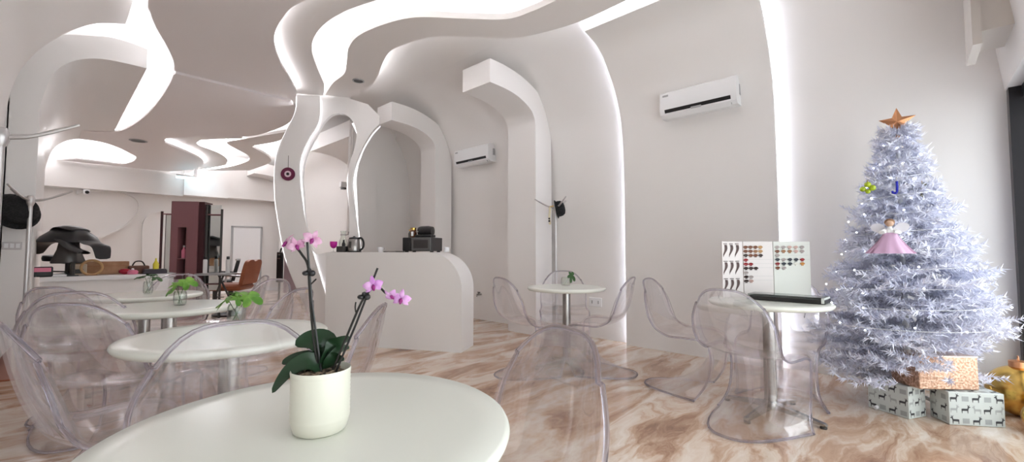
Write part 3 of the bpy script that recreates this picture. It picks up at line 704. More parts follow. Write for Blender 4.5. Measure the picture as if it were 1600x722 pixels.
MB().lathe([(.001, 0), (.015, 0), (.016, .05), (.007, .07), (.007, .08)], n=14).build('body', DARK, k); MB().lathe([(.009, .08), (.009, .095), (.001, .096)], n=12).build('cap', GOLD, k)
p = onc(698, .26); tag(MB().box(-.03, .03, -.012, .012, -.002, .055, bev=.004).build('wall_plug_adapter', PLAST), 'white plug adapter by the rounded counter corner', 'plug')
bpy.data.objects['wall_plug_adapter'].location = (p.x, p.y, CHt+.003)

# ------------------------------------------------------------------ air conditioners
def aircon(x, y, z, L, label):
    t = thing('air_conditioner', label, 'air conditioner', (x, y, z), 0, 'white split air conditioners')
    pf = [(0, 0), (-.15, 0), (-.185, .03), (-.20, .08), (-.195, .25), (-.17, .27), (0, .275)]
    pf = [(p_[0], p_[1]) for p_ in pf]
    MB().prism(pf, lambda p_: (p_[0], 0, p_[1]), lambda p_: (p_[0], L, p_[1])).build('housing', PLAST, t, True, 25)
    MB().add([(-.190, .05, .045), (-.202, .05, .078), (-.202, L-.05, .078), (-.190, L-.05, .045), (-.155, .05, -.0015), (-.155, L-.05, -.0015)], [(0, 1, 2, 3), (0, 3, 5, 4)]).build('outlet', BLACK, t, False)
    MB().add([(-.158, .05, -.008), (-.20, .05, .028), (-.20, L-.05, .028), (-.158, L-.05, -.008), (-.158, .05, -.014), (-.204, .05, .022), (-.204, L-.05, .022), (-.158, L-.05, -.014)], [(0, 1, 2, 3), (7, 6, 5, 4), (0, 4, 5, 1), (2, 6, 7, 3), (1, 5, 6, 2), (0, 3, 7, 4)]).build('louver', PLAST, t, False)
    MB().box(-.206, -.196, L/2-.05, L/2+.05, .035, .05).build('louver_clip', GREYP, t, False)
    MB().box(-.202, -.196, L-.09, L-.03, .215, .235, bev=.002).build('badge', GREYP, t, False)
    MB().box(-.10, -.05, -.004, .0, .10, .2).build('side_vent', GREYP, t, False)
    return t
aircon(4.525, 1.16, 2.47, .74, 'white split air conditioner high on the raised curved wall panel')
aircon(4.625, 4.62, 2.44, .80, 'white split air conditioner on the wall between the two half arches')

# ------------------------------------------------------------------ small fittings
def plate(name, label, cat, loc, sx, sy, sz, holes=0, m=PLAST):
    t = thing(name, label, cat, loc); MB().box(-sx, 0, -sy, sy, -sz, sz, bev=.003).build('plate', m, t, False)
    for k in range(holes): MB().box(-sx-.003, -sx, -sy*.5+k*sy-.008, -sy*.5+k*sy+.008, -.02, .02).build('rocker', GREYP, t, False)
    return t
p = at(931, 472, x=4.64); plate('wall_socket', 'white double wall socket below the leaf table, beside the bright wall strip', 'socket', (4.638, p[1], p[2]), .012, .09, .055, 2)
p = at(1262, 480, x=4.64); t = plate('wall_socket', 'white wall socket with a black plug near the white tree', 'socket', (4.638, p[1], p[2]), .012, .075, .045)
MB().box(-.05, -.012, -.025, .02, -.02, .02, bev=.006).tube([(-.04, 0, -.01), (-.06, .01, -.05), (-.05, .02, -.09)], .005).build('plug', BLACK, t)
p = at(752, 460, x=4.64); t = thing('water_tap', 'small chrome wall tap low beside the counter end', 'tap', (4.638, p[1], p[2]))
MB().tube([(0, 0, 0), (-.09, 0, 0)], .014).box(-.06, -.04, -.01, .01, .01, .03).build('pipe', CHROME, t); MB().tube([(-.05, -.03, .035), (-.05, .03, .035)], .007).build('lever', BLACK, t); MB().tube([(-.085, 0, 0), (-.095, 0, -.03)], .009).build('spout', CHROME, t)
p = at(19, 384, y=6.02); t = thing('light_switch', 'grey-white light switch plate on the white pier', 'switch', (p[0], 6.018, p[2]))
MB().box(-.06, .06, -.01, 0, -.035, .035, bev=.003).build('plate', mat('switch_grey', (.6, .57, .58), .4), t, False)
for k in (-1, 0, 1): MB().box(k*.035-.012, k*.035+.012, -.014, -.01, -.02, .02).build('rocker', PLAST, t, False)
p = at(135, 300, y=12.74); t = thing('security_camera', 'small white dome security camera on the back soffit', 'camera', (p[0], 12.738, p[2]))
MB().box(-.05, .05, -.05, 0, -.05, .05, bev=.008).build('mount', PLAST, t); MB().ball((.01, -.06, -.01), .035, 12).build('lens', BLACK, t)
for (a, b, lab) in ((560, 126, 'dark round recessed downlight in the pale ceiling band above the counter'), (216, 220, 'dark round recessed downlight in the ceiling over the salon bar')):
    if a > 500: q = at(a, b, z=ZB); z = ZB
    else: q = ats(a, b); z = zs(q[1])
    t = thing('downlight', lab, 'ceiling light', (q[0], q[1], z-.004), 0, 'recessed ceiling downlights')
    R_ = .075 if a > 500 else .13
    MB().lathe([(R_, .003), (R_*1.0, -.004), (R_*.8, -.006), (R_*.78, .003)], n=28, caps=False).build('ring', GREYP, t); MB().lathe([(.001, -.002), (R_*.8, -.002), (R_*.8, .002), (.001, .002)], n=24).build('lens', mat('unlit_lens', (.02, .017, .017), .4), t)
# charm hanging on the column
q = onp(450, 272, CO+.012); g = P3(q, CO+.012)
t = thing('wall_charm', 'plum ring charm with white centre hung on the wavy column', 'ornament', g, math.atan2(pe[1], pe[0]))
def disc(r0, r1, y0, y1, n=28):
    return MB().lathe([(r0, y0), (r1, y0), (r1, y1), (r0, y1), (r0, y0)], n=n, M=Matrix.Rotation(PI/2, 4, 'X'), caps=False)
disc(.045, .092, -.006, .010).build('outer_ring', PLUM, t); disc(.001, .046, -.005, .008).build('middle_disc', mat('pale_pink', (.75, .6, .66), .4), t); disc(.001, .02, .008, .013).build('pupil', BLACK, t)
MB().tube([(0, 0, .09), (0, 0, .26)], .003, 5).build('cord', BLACK, t)
# white gadget on the ribbon edge behind the opening
q = at(534, 290, y=8.55); t = thing('wall_sensor', 'small white wall sensor with dark base seen through the partition opening', 'sensor', (q[0], 8.5, q[2]))
MB().box(-.06, .06, -.05, .05, -.05, .07, bev=.01).build('case', PLAST, t); MB().box(-.03, .05, -.055, .03, -.085, -.05).build('base', DARK, t); MB().box(.055, .4, -.02, .02, -.02, .02).build('bracket', PLAST, t)

# ------------------------------------------------------------------ coat stands and hats
def stand(loc, h, label, rot, base=True):
    t = thing('coat_stand', label, 'coat stand', (*loc, 0), rot, 'slim metal coat stands')
    MB().tube([(0, 0, .02), (0, 0, h)], .016, 12).build('pole', ALU, t)
    MB().lathe([(.001, 0), (.17, 0), (.17, .008), (.03, .02), (.018, .04)], n=36).build('base', ALU, t)
    MB().lathe([(.018, h-.05), (.028, h-.02), (.03, h+.02), (.02, h+.04), (.001, h+.045)], n=18).build('hub', ALU, t)
    for k in range(3):
        a = k*2*PI/3; c, s_ = math.cos(a), math.sin(a)
        MB().tube(sm([(c*.02, s_*.02, h), (c*.10, s_*.10, h+.02), (c*.22, s_*.22, h+.085), (c*.26, s_*.26, h+.11)], 4), [.012]*4+[.010]*4+[.008]*4+[.007], 8).build('arm', ALU, t)
    return t
pA = at(47, 330, y=5.78); sA = (float(pA[0]), 5.78)
stand(sA, 1.53, 'slim metal coat stand against the white pier with a black hat', 0)
sB = fl(2.02, -2.437); stand(sB, 1.62, 'slim metal coat stand cut off at the picture edge, only its hub and arm showing', 0)
pC = at(868, 330, x=4.28); sC = (4.28, float(pC[1])); stand(sC, 1.62, 'slim metal coat stand beside the half arch, behind the leaf table', 2.2)
def hat(loc, r, label, rx, ry, rz, brim):
    t = thing('hat', label, 'hat', loc); t.rotation_euler = (rx, ry, rz)
    MB().lathe([(r*.95, 0), (r, r*.25), (r*.95, r*.6), (r*.75, r*.88), (r*.4, r*1.0), (.001, r*1.03)], n=28, caps=False).lathe([(r*.93, .004), (r*.9, r*.55), (r*.4, r*.93), (.001, r*.97)], n=28, caps=False).build('crown', FELT, t)
    MB().lathe([(r*.94, 0), (brim, -.012), (brim+.004, -.006), (r*.95, .012)], n=32, caps=False).build('brim', FELT, t)
    return t
hat((sA[0]-.085, sA[1]+.10, 1.43), .13, 'black felt hat hung on the stand by the white pier', 1.25, -.3, .55, .165)
hat((sC[0]+.03, sC[1]-.0, 1.60), .10, 'black felt cap hung on the stand beside the half arch', 0.2, 1.35, -.8, .115)
t = thing('ribbon_scarf', 'cream ribbon with black dots hanging from the coat stand beside the half arch', 'scarf', (sC[0]-.05, sC[1]+.055, 1.63))
mb = MB(); mb.grid([[(0+.006*math.sin(i), -.017, -.028*i) for i in range(9)], [(0+.006*math.sin(i), .017, -.028*i) for i in range(9)]]); mb.build('band', mat('cream', (.8, .74, .55), .7), t)
MB().ball((-.008, 0, -.15), .012).ball((-.008, 0, -.18), .012).build('dots', BLACK, t)
MB().tube([(0, .0, .0), (.03, -.05, .01)], .006).build('loop', GOLD, t)

# ------------------------------------------------------------------ hair colour chart and black glass box
bc = fl(3.12, 1.83); BZ = .742
brd = thing('hair_color_chart', 'folding hair colour chart with rows of hair swatches standing on the table', 'colour chart', (*bc, BZ), -YAW)
BH = .40
BPAP = mat('chart_card', (.62, .63, .59), .35); BPAP2 = mat('chart_card_pink', (.66, .61, .60), .4)
def panel(M, w0, w1, name, m):
    return MB().box(w0, w1, 0, .008, 0, BH, M=M).build(name, m, brd, False)
M1 = Matrix.Identity(4); Ml = Matrix.Translation((-.155, 0, 0)) @ Matrix.Rotation(.25, 4, 'Z')
panel(M1, -.15, .065, 'middle_panel', BPAP2); panel(M1, .07, .335, 'wide_panel', BPAP); panel(Ml, -.175, 0, 'folded_panel', BPAP2)
hairs = {}
def hm(c):
    if c not in hairs: hairs[c] = mat('hair_%d' % len(hairs), c, .35)
    return hairs[c]
sw = MB()
G = []
for i in range(9):      # a tuft: curled fan of hair
    f = i/8; a = PI*(.05+.9*f); rr_ = .019; G.append([(rr_*math.cos(a), -.003-.004*math.sin(PI*f), rr_*math.sin(a)*.9-.004), (rr_*.2*math.cos(a), -.002, -.005+.003*math.sin(a))])
sw.grid(G); sw.box(-.006, .008, -.006, -.001, -.011, -.004)
swp = None
def swatch(x, z, c, M=M1):
    global swp
    if swp is None:
        o_ = sw.build('swatch', hm(c), brd); swp = o_
    else:
        o_ = swp.copy(); o_.data = o_.data.copy(); o_.data.materials[0] = hm(c); COL.objects.link(o_); o_.parent = brd
    v = M @ Vector((x, -.001, z)); o_.location = v
    return o_
B1, B2, B3, DK, RD, OR, GY, PK, BL = (.16, .05, .02), (.30, .14, .06), (.45, .25, .1), (.03, .012, .01), (.25, .01, .015), (.5, .22, .04), (.35, .3, .29), (.5, .33, .29), (.02, .025, .04)
rows = [(.375, [B1, B1, B1, B3]), (.345, [B1, B1, B2, B3]), (.315, [DK, B1, B1, DK]), (.282, [RD]), (.252, [RD, RD]), (.222, [DK, DK, DK]), (.16, [DK, GY]), (.13, [DK, PK]), (.19, [GY])]
for z, cs in rows:
    for i, c in enumerate(cs): swatch(-.135+i*.036, z-.018, c)
rows = [(.375, [GY, GY, PK, PK, GY]), (.345, [B1, B2, B2, PK, GY]), (.315, [GY]), (.285, [BL, GY, BL, BL, RD]), (.255, [RD, BL, BL, (.7, .68, .62), OR]), (.225, [B1, GY])]
for z, cs in rows:
    for i, c in enumerate(cs): swatch(.095+i*.045, z-.018, c)
lk = MB(); lk.grid([[(-.006+.006*math.sin(i*.7)-.003*i/3, -.004, -.0125*i) for i in range(8)], [(.012+.007*math.sin(i*.7)-.003*i/3-.012*(i/7)**2, -.004, -.0125*i) for i in range(8)]]); lk.box(-.014, .014, -.006, 0, .006, .010)
lkp = None
for r_ in range(3):
    for c_ in range(3):
        if lkp is None: lkp = lk.build('hair_lock', hm((.05, .014, .012)), brd); o_ = lkp
        else: o_ = lkp.copy(); COL.objects.link(o_); o_.parent = brd
        o_.location = Ml @ Vector((-.15+c_*.05, 0, .375-r_*.125))
for z in (.208, .238, .268, .300): pass
rl = MB()
for z in (.27, .24, .21, .15, .12): rl.box(-.12, .06, -.001, 0, z, z+.0012)
for z in (.30, .27): rl.box(.075, .33, -.001, 0, z, z+.0012)
rl.build('ruled_lines', GREYP, brd, False)
A_ = Vector((*fl(2.98, 1.62), 0)); B_ = Vector((*fl(2.66, 1.93), 0)); ax = (B_-A_); LB = ax.length; ax.normalize()
bx = thing('glass_box', 'flat black box with a clear glass lid lying on the hair colour table', 'box', (A_.x, A_.y, .742), math.atan2(ax.y, ax.x))
WB = .17
MB().box(0, LB, 0, WB, 0, .026, bev=.002).build('tray', BLACK, bx, False); MB().box(0.005, LB-.005, .005, WB-.005, .026, .040, bev=.002).build('lid', clear('lid_glass', (.75, .8, .78)), bx, False)
MB().box(LB-.02, LB-.004, -.002, WB, .004, .038).build('clasp', mat('pale_end', (.6, .62, .6), .3), bx, False)

# ------------------------------------------------------------------ white tree with lights and ornaments
tx, ty = 4.06, .05
TREEM = noisy(mat('white_tinsel', (.72, .74, .88), .45), 3, (.69, .71, .84), (.83, .83, .90), .3, .7)
tree = thing('christmas_tree', 'white tinsel Christmas tree with fairy lights against the wall', 'tree', (tx, ty, 0))
MB().tube([(0, 0, .03), (0, 0, 1.9)], [.022, .01], 10).build('trunk', PLAST, tree)
st_ = MB()
for k in range(3):
    a = k*2*PI/3+.4; st_.tube([(0, 0, .12), (.28*math.cos(a), .28*math.sin(a), .012)], .012)
st_.build('stand', PLAST, tree)
TC = Vector((-tx, -ty, 0)).normalized(); SC = Vector(RT)
rnd = random.Random(3); fo = MB(); tips = []
V = []; Fc = []
def needle(p, d, l, w_):
    sd = d.cross(Vector((rnd.uniform(-1, 1), rnd.uniform(-1, 1), rnd.uniform(-1, 1)))); sd.normalize(); n = len(V)
    V.extend([p-sd*w_, p+sd*w_, p+d*l]); Fc.append((n, n+1, n+2))
def blocked(p):
    dd_, ll_ = p.x*TC.x+p.y*TC.y, p.x*SC.x+p.y*SC.y
    return dd_ > -.02 and ((p.z < .49 and ll_ > -.10) or (p.z < .30 and ll_ > -.42)) or (p.z < .60 and ll_ > .38)
def twig(p0, p1, r0, nn):
    if blocked(p1): return
    d = (p1-p0); L = d.length; d.normalize()
    for k in range(nn):
        f = k/nn; p = p0+(p1-p0)*f
        q = Vector((rnd.gauss(0, 1), rnd.gauss(0, 1), rnd.gauss(0, 1))); q -= d*q.dot(d)
        if q.length < .01: continue
        q.normalize(); q = (q+d*.8).normalized(); needle(p, q, r0*rnd.uniform(.7, 1.2), .0048)
H0, H1 = .20, 1.93
lev = 23
for i in range(lev):
    f = i/(lev-1); z0_ = H0+(H1-H0)*f**.93
    R = .545*(1-f)**.85+.05
    if f < .10: R *= .86
    nb = int(6+11*(1-f))
    for k in range(nb):
        a = 2*PI*(k+.5*(i % 2)+rnd.uniform(-.25, .25))/nb; r = R*rnd.uniform(.80, 1.08)
        z = z0_+rnd.uniform(-.05, .05)*(1-.7*f)
        dv = Vector((math.cos(a), math.sin(a), 0)); base = Vector((0, 0, z)); tip = dv*r+Vector((0, 0, z+(.10+.06*f)*r/.5*rnd.uniform(-.2, 1.2)-.04))
        twig(base+dv*.2*r, tip, .044, int(40+r*170)); tips.append(tip)
        sdv = Vector((-dv.y, dv.x, 0)); ns = 2 if r < .25 else 3+int(r*5)
        for s_ in range(ns):
            g = .3+.65*s_/ns; b0 = base+(tip-base)*g
            for sg in (-1, 1):
                e = b0+(dv*.75+sdv*sg*.75+Vector((0, 0, rnd.uniform(-.15, .45)))).normalized()*rnd.uniform(.11, .20)*(.5+.5*r/.6)
                twig(b0, e, .042, 36); tips.append(e)
fo.add(V, Fc); fo.build('branches', TREEM, tree, False)
fairy = thing('fairy_lights', 'string of tiny cool white lights wound round the white tree', 'string lights', (tx, ty, 0))
BULB = emis('bulb', (.80, .86, 1.0), 9)
helix = []
for i in range(300):
    f = i/299; z = .52+1.36*f; R = .46*(1-f)**.85+.04; a = f*2*PI*11; helix.append((R*math.cos(a)*.97, R*math.sin(a)*.97, z))
MB().tube(helix, .0018, 4).build('wire', PLAST, fairy)
bp_ = None
for k in range(98):
    f = (k+.5)/98; i = int(f**1.25*299); h = helix[i]; h = Vector((h[0]*rnd.uniform(.95, 1.15), h[1]*rnd.uniform(.95, 1.15), h[2]+rnd.uniform(-.03, .03)))
    if bp_ is None: bp_ = MB().ball((0, 0, 0), .0055, 8).build('bulb', BULB, fairy); o_ = bp_
    else: o_ = bp_.copy(); COL.objects.link(o_); o_.parent = fairy
    o_.location = h
# star topper
toC = Vector((-tx, -ty, 0)).normalized(); sdC = Vector((0, 0, 1)).cross(toC)
RZ = math.atan2(sdC.y, sdC.x)
stt = thing('tree_star', 'copper gold five pointed star on top of the white tree', 'ornament', (tx, ty, 1.985), RZ)
mb = MB(); pts = []
for k in range(10):
    a = PI/2+k*PI/5; r = .105 if k % 2 == 0 else .045; pts.append((r*math.cos(a), 0, r*math.sin(a)))
mb.add(pts+[(0, .03, 0), (0, -.03, 0)], [(k, (k+1) % 10, 10) for k in range(10)]+[((k+1) % 10, k, 11) for k in range(10)]); mb.build('star', GOLDM, stt, False)
MB().tube([(0, 0, -.04), (0, 0, -.13)], .012).build('socket', GOLDM, stt)
def tp(px, py, dr): # point on the tree's visible face
    return at(px, py, d=float(np.dot([tx, ty, 0], FW))-dr)
q = tp(1356, 295, .10); t = thing('bauble_cluster', 'lime green bauble cluster high on the white tree', 'ornament', q)
mb = MB()
for k, (a, b, r) in enumerate(((0, .028, .020), (-.026, 0, .018), (.024, .004, .020), (0, -.018, .016))): MB().ball((sdC.x*a, sdC.y*a, b), r, 14).build('bauble', mat('lime', (.35, .45, .02), .25), t)
MB().tube([(0, 0, .03), (.0, 0, .06)], .002, 5).build('hook', GOLD, t)
q = tp(1399, 294, .17); t = thing('blue_ornament', 'deep blue curved glass drop in the middle of the white tree', 'ornament', q, RZ)
MB().tube(sm([(.008, 0, .045), (.008, 0, .0), (.004, 0, -.03), (-.012, 0, -.032), (-.016, 0, -.018)], 5), .007, 8).build('drop', mat('cobalt', (.01, .015, .35), .15), t); MB().tube([(.008, 0, .045), (.008, 0, .075)], .002, 5).build('hook', STEEL, t)
q = tp(1441, 295, .12); t = thing('pine_cone_ornament', 'olive and gold cone ornament high on the far side of the white tree', 'ornament', q, RZ)
mb = MB()
for k in range(6): mb.ball((.008*math.cos(k*2), .008*math.sin(k*2), .03-.016*k), .016-.001*k, 8, sc=(1, 1, .7))
mb.build('cone', mat('olive', (.25, .22, .10), .4), t); MB().tube([(0, 0, .04), (0, 0, .07)], .002, 5).build('hook', GOLD, t)
# angel
q = tp(1391, 375, .30); t = thing('angel_ornament', 'fabric angel in a lilac pink dress hanging on the white tree', 'ornament', q, RZ+PI)
PINKD = mat('lilac_satin', (.62, .40, .58), .4); PINKS = mat('rose_gauze', (.42, .24, .36), .6)
mb = MB(); G = []
for i in range(9):
    f = i/8; row = []
    for j in range(21):
        a = PI*j/20; r = (.028+.075*f**1.2)*(1+.08*math.cos(9*a)*f); row.append((r*math.cos(a), -.6*r*math.sin(a)-.01, .045-.13*f))
    G.append(row)
G = [[(x, -y, z) for x, y, z in r] for r in G]
mb.grid(G); mb.build('skirt', PINKD, t)
mb = MB(); mb.grid([[(p_[0]*1.15, p_[1]*.8-.012, p_[2]) for p_ in r] for r in G]); mb.build('overskirt', PINKS, t)
MB().lathe([(.028, .03), (.024, .06), (.012, .075), (.010, .085)], n=14).build('bodice', PLAST, t); MB().ball((0, 0, .105), .022, 12).build('head', mat('doll_skin', (.55, .36, .26), .6), t)
MB().ball((0, -.006, .112), .024, 12, sc=(1.1, .9, .95)).build('hair', mat('doll_hair', (.25, .13, .07), .8), t)
for s_ in (-1, 1):
    MB().tube(sm([(s_*.022, .01, .062), (s_*.045, .03, .045), (s_*.02, .045, .05)], 4), [.011]*4+[.010]*4+[.008], 8).build('sleeve', PLAST, t)
    mb = MB(); mb.prism([tuple(p_) for p_ in sm([(s_*.01, .06), (s_*.045, .105), (s_*.085, .10), (s_*.09, .07), (s_*.05, .045)], 5, True)], lambda p_: (p_[0], -.02, p_[1]), lambda p_: (p_[0], -.026, p_[1])); mb.build('wing', mat('wing_white', (.75, .74, .8), .5), t)
# ---- presents
def deer(s):
    o_ = [(-.42, 0), (-.36, 0), (-.34, .28), (.16, .30), (.20, 0), (.26, 0), (.28, .40), (.36, .66), (.52, .70), (.50, .78), (.36, .84), (.44, 1.02), (.38, 1.0), (.30, .86), (.22, 1.0), (.17, .98), (.24, .82), (.18, .56), (-.34, .56), (-.46, .50)]
    return [(a*s, b*s) for a, b in o_]
PAPER = mat('gift_paper', (.60, .64, .62), .5); DEERD = mat('deer_dark', (.05, .05, .055), .6); DEERG = mat('deer_grey', (.38, .40, .40), .6)
def gift(loc, rz, lx, ly, h, label, side=0):
    t = thing('gift_box', label, 'gift', loc, rz, 'wrapped presents under the tree')
    mb = MB().box(0, lx, 0, ly, 0, h, bev=.003, mi=2)
    def face(org, u, v, wu, wv):
        nu = max(2, round(wu/.060)); nv = max(2, round(wv/.068))
        for i in range(nu):
            for j in range(nv):
                c = (wu*(i+.5)/nu, wv*(j+.12)/nv); s_ = .050; kd = 0 if (i+j) % 2 == 0 else 1
                n_ = u.cross(v)
                if kd == 0 or j % 2: pts_ = deer(s_*(1 if (i+j) % 3 else -1)) if False else [(a*(1 if (i+j) % 3 else -1), b) for a, b in deer(s_)]
                else: pts_ = [(-.018, .005), (.018, .005), (.018, .035), (-.018, .035)]
                P_ = [org+u*(c[0]+a)+v*(c[1]+b)+n_*.0008 for a, b in pts_]
                P_ = [org+u*min(max((q_-org).dot(u), .004), wu-.004)+v*min(max((q_-org).dot(v), .004), wv-.004)+n_*.0008 for q_ in P_]
                tri = tessellate_polygon([[Vector((a, b, 0)) for a, b in pts_]])
                mb.add(P_, [tuple(tt) for tt in tri], kd if kd == 0 else 1)
    X, Y, Z = Vector((1, 0, 0)), Vector((0, 1, 0)), Vector((0, 0, 1))
    face(Vector((0, 0, 0)), X, Z, lx, h); face(Vector((lx, 0, 0)), Y, Z, ly, h); face(Vector((0, ly, 0)), -Y, Z, ly, h); face(Vector((0, 0, h)), X, Y, lx, ly)
    mb.build('box', [DEERD, DEERG, PAPER], t, False)
    return t
g0 = Vector((3.761, .048, 0)); g1 = Vector((3.875, .256, 0)); dv = (g0-g1); L1 = dv.length; dv.normalize()
gift((g1.x, g1.y, .001), math.atan2(dv.y, dv.x), L1, .165, .205, 'present in pale deer print paper, under the tree side nearest the colour chart')
g0 = Vector((3.82, -.134, 0)); g1 = Vector((3.985, -.381, 0)); dv = (g1-g0); L2 = dv.length; dv.normalize()
gift((g0.x, g0.y, .001), math.atan2(dv.y, dv.x), L2, .15, .20, 'present in pale deer print paper, standing beside the big gold bauble')
ROSE = noisy(mat('rose_gold_paper', (.6, .4, .3), .32, .6), 70, (.40, .23, .15), (.66, .44, .33), .4, .6, bump=.5)
c0 = at(1437, 605, d=2.72); c1 = at(1531, 611, d=2.72); dv = Vector(c1-c0); dv.z = 0; L3 = dv.length
gg = thing('gift_box', 'rose gold embossed present lying across the two deer print presents', 'gift', (c0[0], c0[1], .212), math.atan2(dv.y, dv.x), 'wrapped presents under the tree')
gg.rotation_euler = (math.radians(-2), math.radians(1.2), math.atan2(dv.y, dv.x))
MB().box(0, L3, 0, .2, 0, .205, bev=.004).build('box', ROSE, gg, False); MB().box(-.001, L3+.001, -.0015, .2, .198, .2065, bev=.001).build('lid_edge', mat('gold_edge', (.85, .65, .52), .25, .6), gg, False)
def bauble(loc, r, label):
    t = thing('gold_bauble', label, 'ornament', loc, 0, 'oversized gold baubles on the floor'); MB().ball((0, 0, r), r, 40).build('ball', GOLD, t); MB().lathe([(.045, 2*r-.012), (.045, 2*r+.03), (.03, 2*r+.035), (.001, 2*r+.036)], n=20).build('cap', GOLDM, t); MB().tube([(.02*math.cos(a), 0, 2*r+.045+.02*math.sin(a)) for a in np.linspace(0, 2*PI, 14)[:-1]], .003, 6, closed=True).build('ring', GOLDM, t)
    return t
bq = fl(2.55, 3.11); bauble((bq[0], bq[1], .001), .095, 'small shiny gold bauble on the floor at the picture edge beside a deer print present')
bq = fl(2.85, 3.32); bauble((bq[0], bq[1], .001), .16, 'big gold bauble standing between the white tree and the dark door frame')

# ------------------------------------------------------------------ salon area at the back
bar = thing('salon_bar', 'white salon work bar with rounded pale top behind the row of tables', 'counter', (-.08, 6.9, 0))
MB().box(.02, 1.16, .04, .48, 0, .74).build('body', WHITE, bar, False)
MB().prism([tuple(p_) for p_ in [(0, 0), (1.05, 0)]+[(1.05+.15*math.sin(a), .15-.15*math.cos(a)) for a in np.linspace(0, PI/2, 8)]+[(1.2, .5), (0, .5)]], lambda p_: (p_[0], p_[1], .74), lambda p_: (p_[0], p_[1], .79)).build('worktop', mat('pale_top', (.72, .70, .70), .25), bar)
def onbar(px, back=.2): 
    p = at(px, 430, y=6.9+back); return (float(p[0]), float(6.9+back), .791)
# hooded colour processor
hp = (float(at(107, 400, y=7.28)[0]), 7.28)
hd = thing('hood_dryer', 'big black hooded hair dryer with curved wing arms over the salon bar', 'hair dryer', (*hp, .791))
MB().lathe([(.001, 0), (.14, 0), (.14, .015), (.03, .03), (.025, .04), (.025, .2)], n=28).build('base', DARK, hd)
MB().lathe([(.145, .14), (.15, .155), (.10, .30), (.085, .40), (.06, .42), (.001, .42)], n=32).build('bonnet', mat('smoked_grey', (.10, .09, .085), .25), hd)
MB().lathe([(.001, .46), (.18, .44), (.265, .40), (.275, .385), (.24, .45), (.15, .53), (.05, .565), (.001, .57)], n=36).build('shell', BLACK, hd)
def wing(pts_, wd, name='wing'):
    P_ = [Vector(p_) for p_ in sm(pts_, 5)]; mb = MB(); G1 = []; G2 = []; n_ = len(P_)
    for i, p_ in enumerate(P_):
        w_ = wd*(.75+.35*math.sin(PI*i/(n_-1)))
        G1.append([p_+D3*w_, p_+D3*w_*.5+UP*.02, p_+UP*.026, p_-D3*w_*.5+UP*.02, p_-D3*w_]); G2.append([p_+D3*w_, p_+D3*w_*.5-UP*.012, p_-UP*.012, p_-D3*w_*.5-UP*.012, p_-D3*w_])
    mb.grid(G1); mb.grid(G2); return mb.build(name, BLACK, hd, True, 70)
wing([R3*-.02+UP*.47, R3*-.14+UP*.45, R3*-.24+UP*.40, R3*-.33+UP*.36, R3*-.39+UP*.26], .11)
wing([R3*.02+UP*.49, R3*.16+UP*.45, R3*.28+UP*.37, R3*.38+UP*.33, R3*.41+UP*.20], .12)
wing([R3*-.05+UP*.47-D3*.1, R3*.12+UP*.40-D3*.18, R3*.28+UP*.30-D3*.2, R3*.36+UP*.26-D3*.16], .08)
wing([R3*-.12+UP*.50, R3*0+UP*.56, R3*.14+UP*.52], .15)
MB().lathe([(.001, 0), (.05, 0), (.055, .02), (.05, .04), (.001, .045)], n=20, M=Matrix.Translation(R3*-.2+UP*.17) @ Matrix.Rotation(.1, 4, 'X') @ Matrix.Scale(1.5, 4)).build('knob', BLACK, hd)
MB().tube(sm([R3*-.2+UP*.19, R3*-.12+UP*.15, R3*-.02+UP*.14], 4), .008, 6).build('stalk', BLACK, hd)
def item(name, label, cat, px, back, fn, grp=None):
    q_ = onbar(px, back); t_ = thing(name, label, cat, q_, 0, grp); fn(t_); return t_
def f_(t): MB().box(-.12, .10, -.06, .06, 0, .11, bev=.01).build('case', BLACK, t); MB().box(-.09, .085, -.064, -.06, .055, .10).build('pink_label', PINK, t, False)
item('device_case', 'black device case with pink lid on the salon bar next to the pier', 'case', 62, .14, f_)
def f_(t):
    MB().tube([(-.10, 0, .006), (-.06, 0, .06), (.09, 0, .05), (.12, 0, .006)], .008).build('frame', BLACK, t); MB().box(-.09, .10, -.03, .03, 0, .02).build('plate', PLAST, t)
item('straightener_rack', 'black wire rack holding a white tool on the salon bar', 'rack', 84, .12, f_)
def f_(t): MB().tube([(0, 0, 0), (0, 0, .16)], .02).build('post', DARK, t); MB().box(-.05, .05, -.04, .04, 0, .01).build('foot', BLACK, t)
item('metal_post', 'short dark post under the hood dryer', 'post', 113, .13, f_)
def f_(t): MB().box(-.07, .07, -.05, .05, 0, .13, bev=.004).build('carton', mat('cream_card', (.62, .5, .38), .7), t, False); MB().box(-.03, .04, -.052, -.05, .02, .07).build('label', DARK, t, False)
item('cream_carton', 'cream carton with dark label beside a wicker ring on the bar', 'box', 122, .30, f_)
def f_(t): MB().box(-.26, .24, -.05, .08, 0, .155, bev=.004).build('carton', BROWN, t, False); MB().box(-.26, .24, -.055, -.05, .10, .103).build('flap', TAN, t, False)
item('cardboard_box', 'long brown cardboard box lying on the salon bar', 'box', 160, .38, f_)
def f_(t): MB().tube([(.09*math.cos(a), 0, .09+.085*math.sin(a)) for a in np.linspace(0, 2*PI, 24)[:-1]], .013, 8, closed=True).build('hoop', mat('wicker', (.55, .33, .15), .7), t); MB().box(-.05, .05, -.02, .02, -.001, .012).build('foot', BROWN, t)
item('wicker_hoop', 'light wicker hoop leaning in front of the long cardboard box', 'hoop', 143, .16, f_)
def f_(t): MB().ball((0, 0, .035), .05, 14, sc=(1.2, 1, .7)).build('bowl', RED, t); MB().lathe([(.04, .05), (.045, .065), (.001, .07)], n=14).build('lid', RED, t)
item('red_bowl', 'glossy red lidded bowl on the salon bar', 'bowl', 195, .15, f_)
def f_(t): MB().lathe([(.001, 0), (.05, 0), (.055, .03), (.04, .05), (.001, .055)], n=18).build('pot', PINK, t); MB().ball((0, 0, .06), .015).build('knob', PLAST, t)
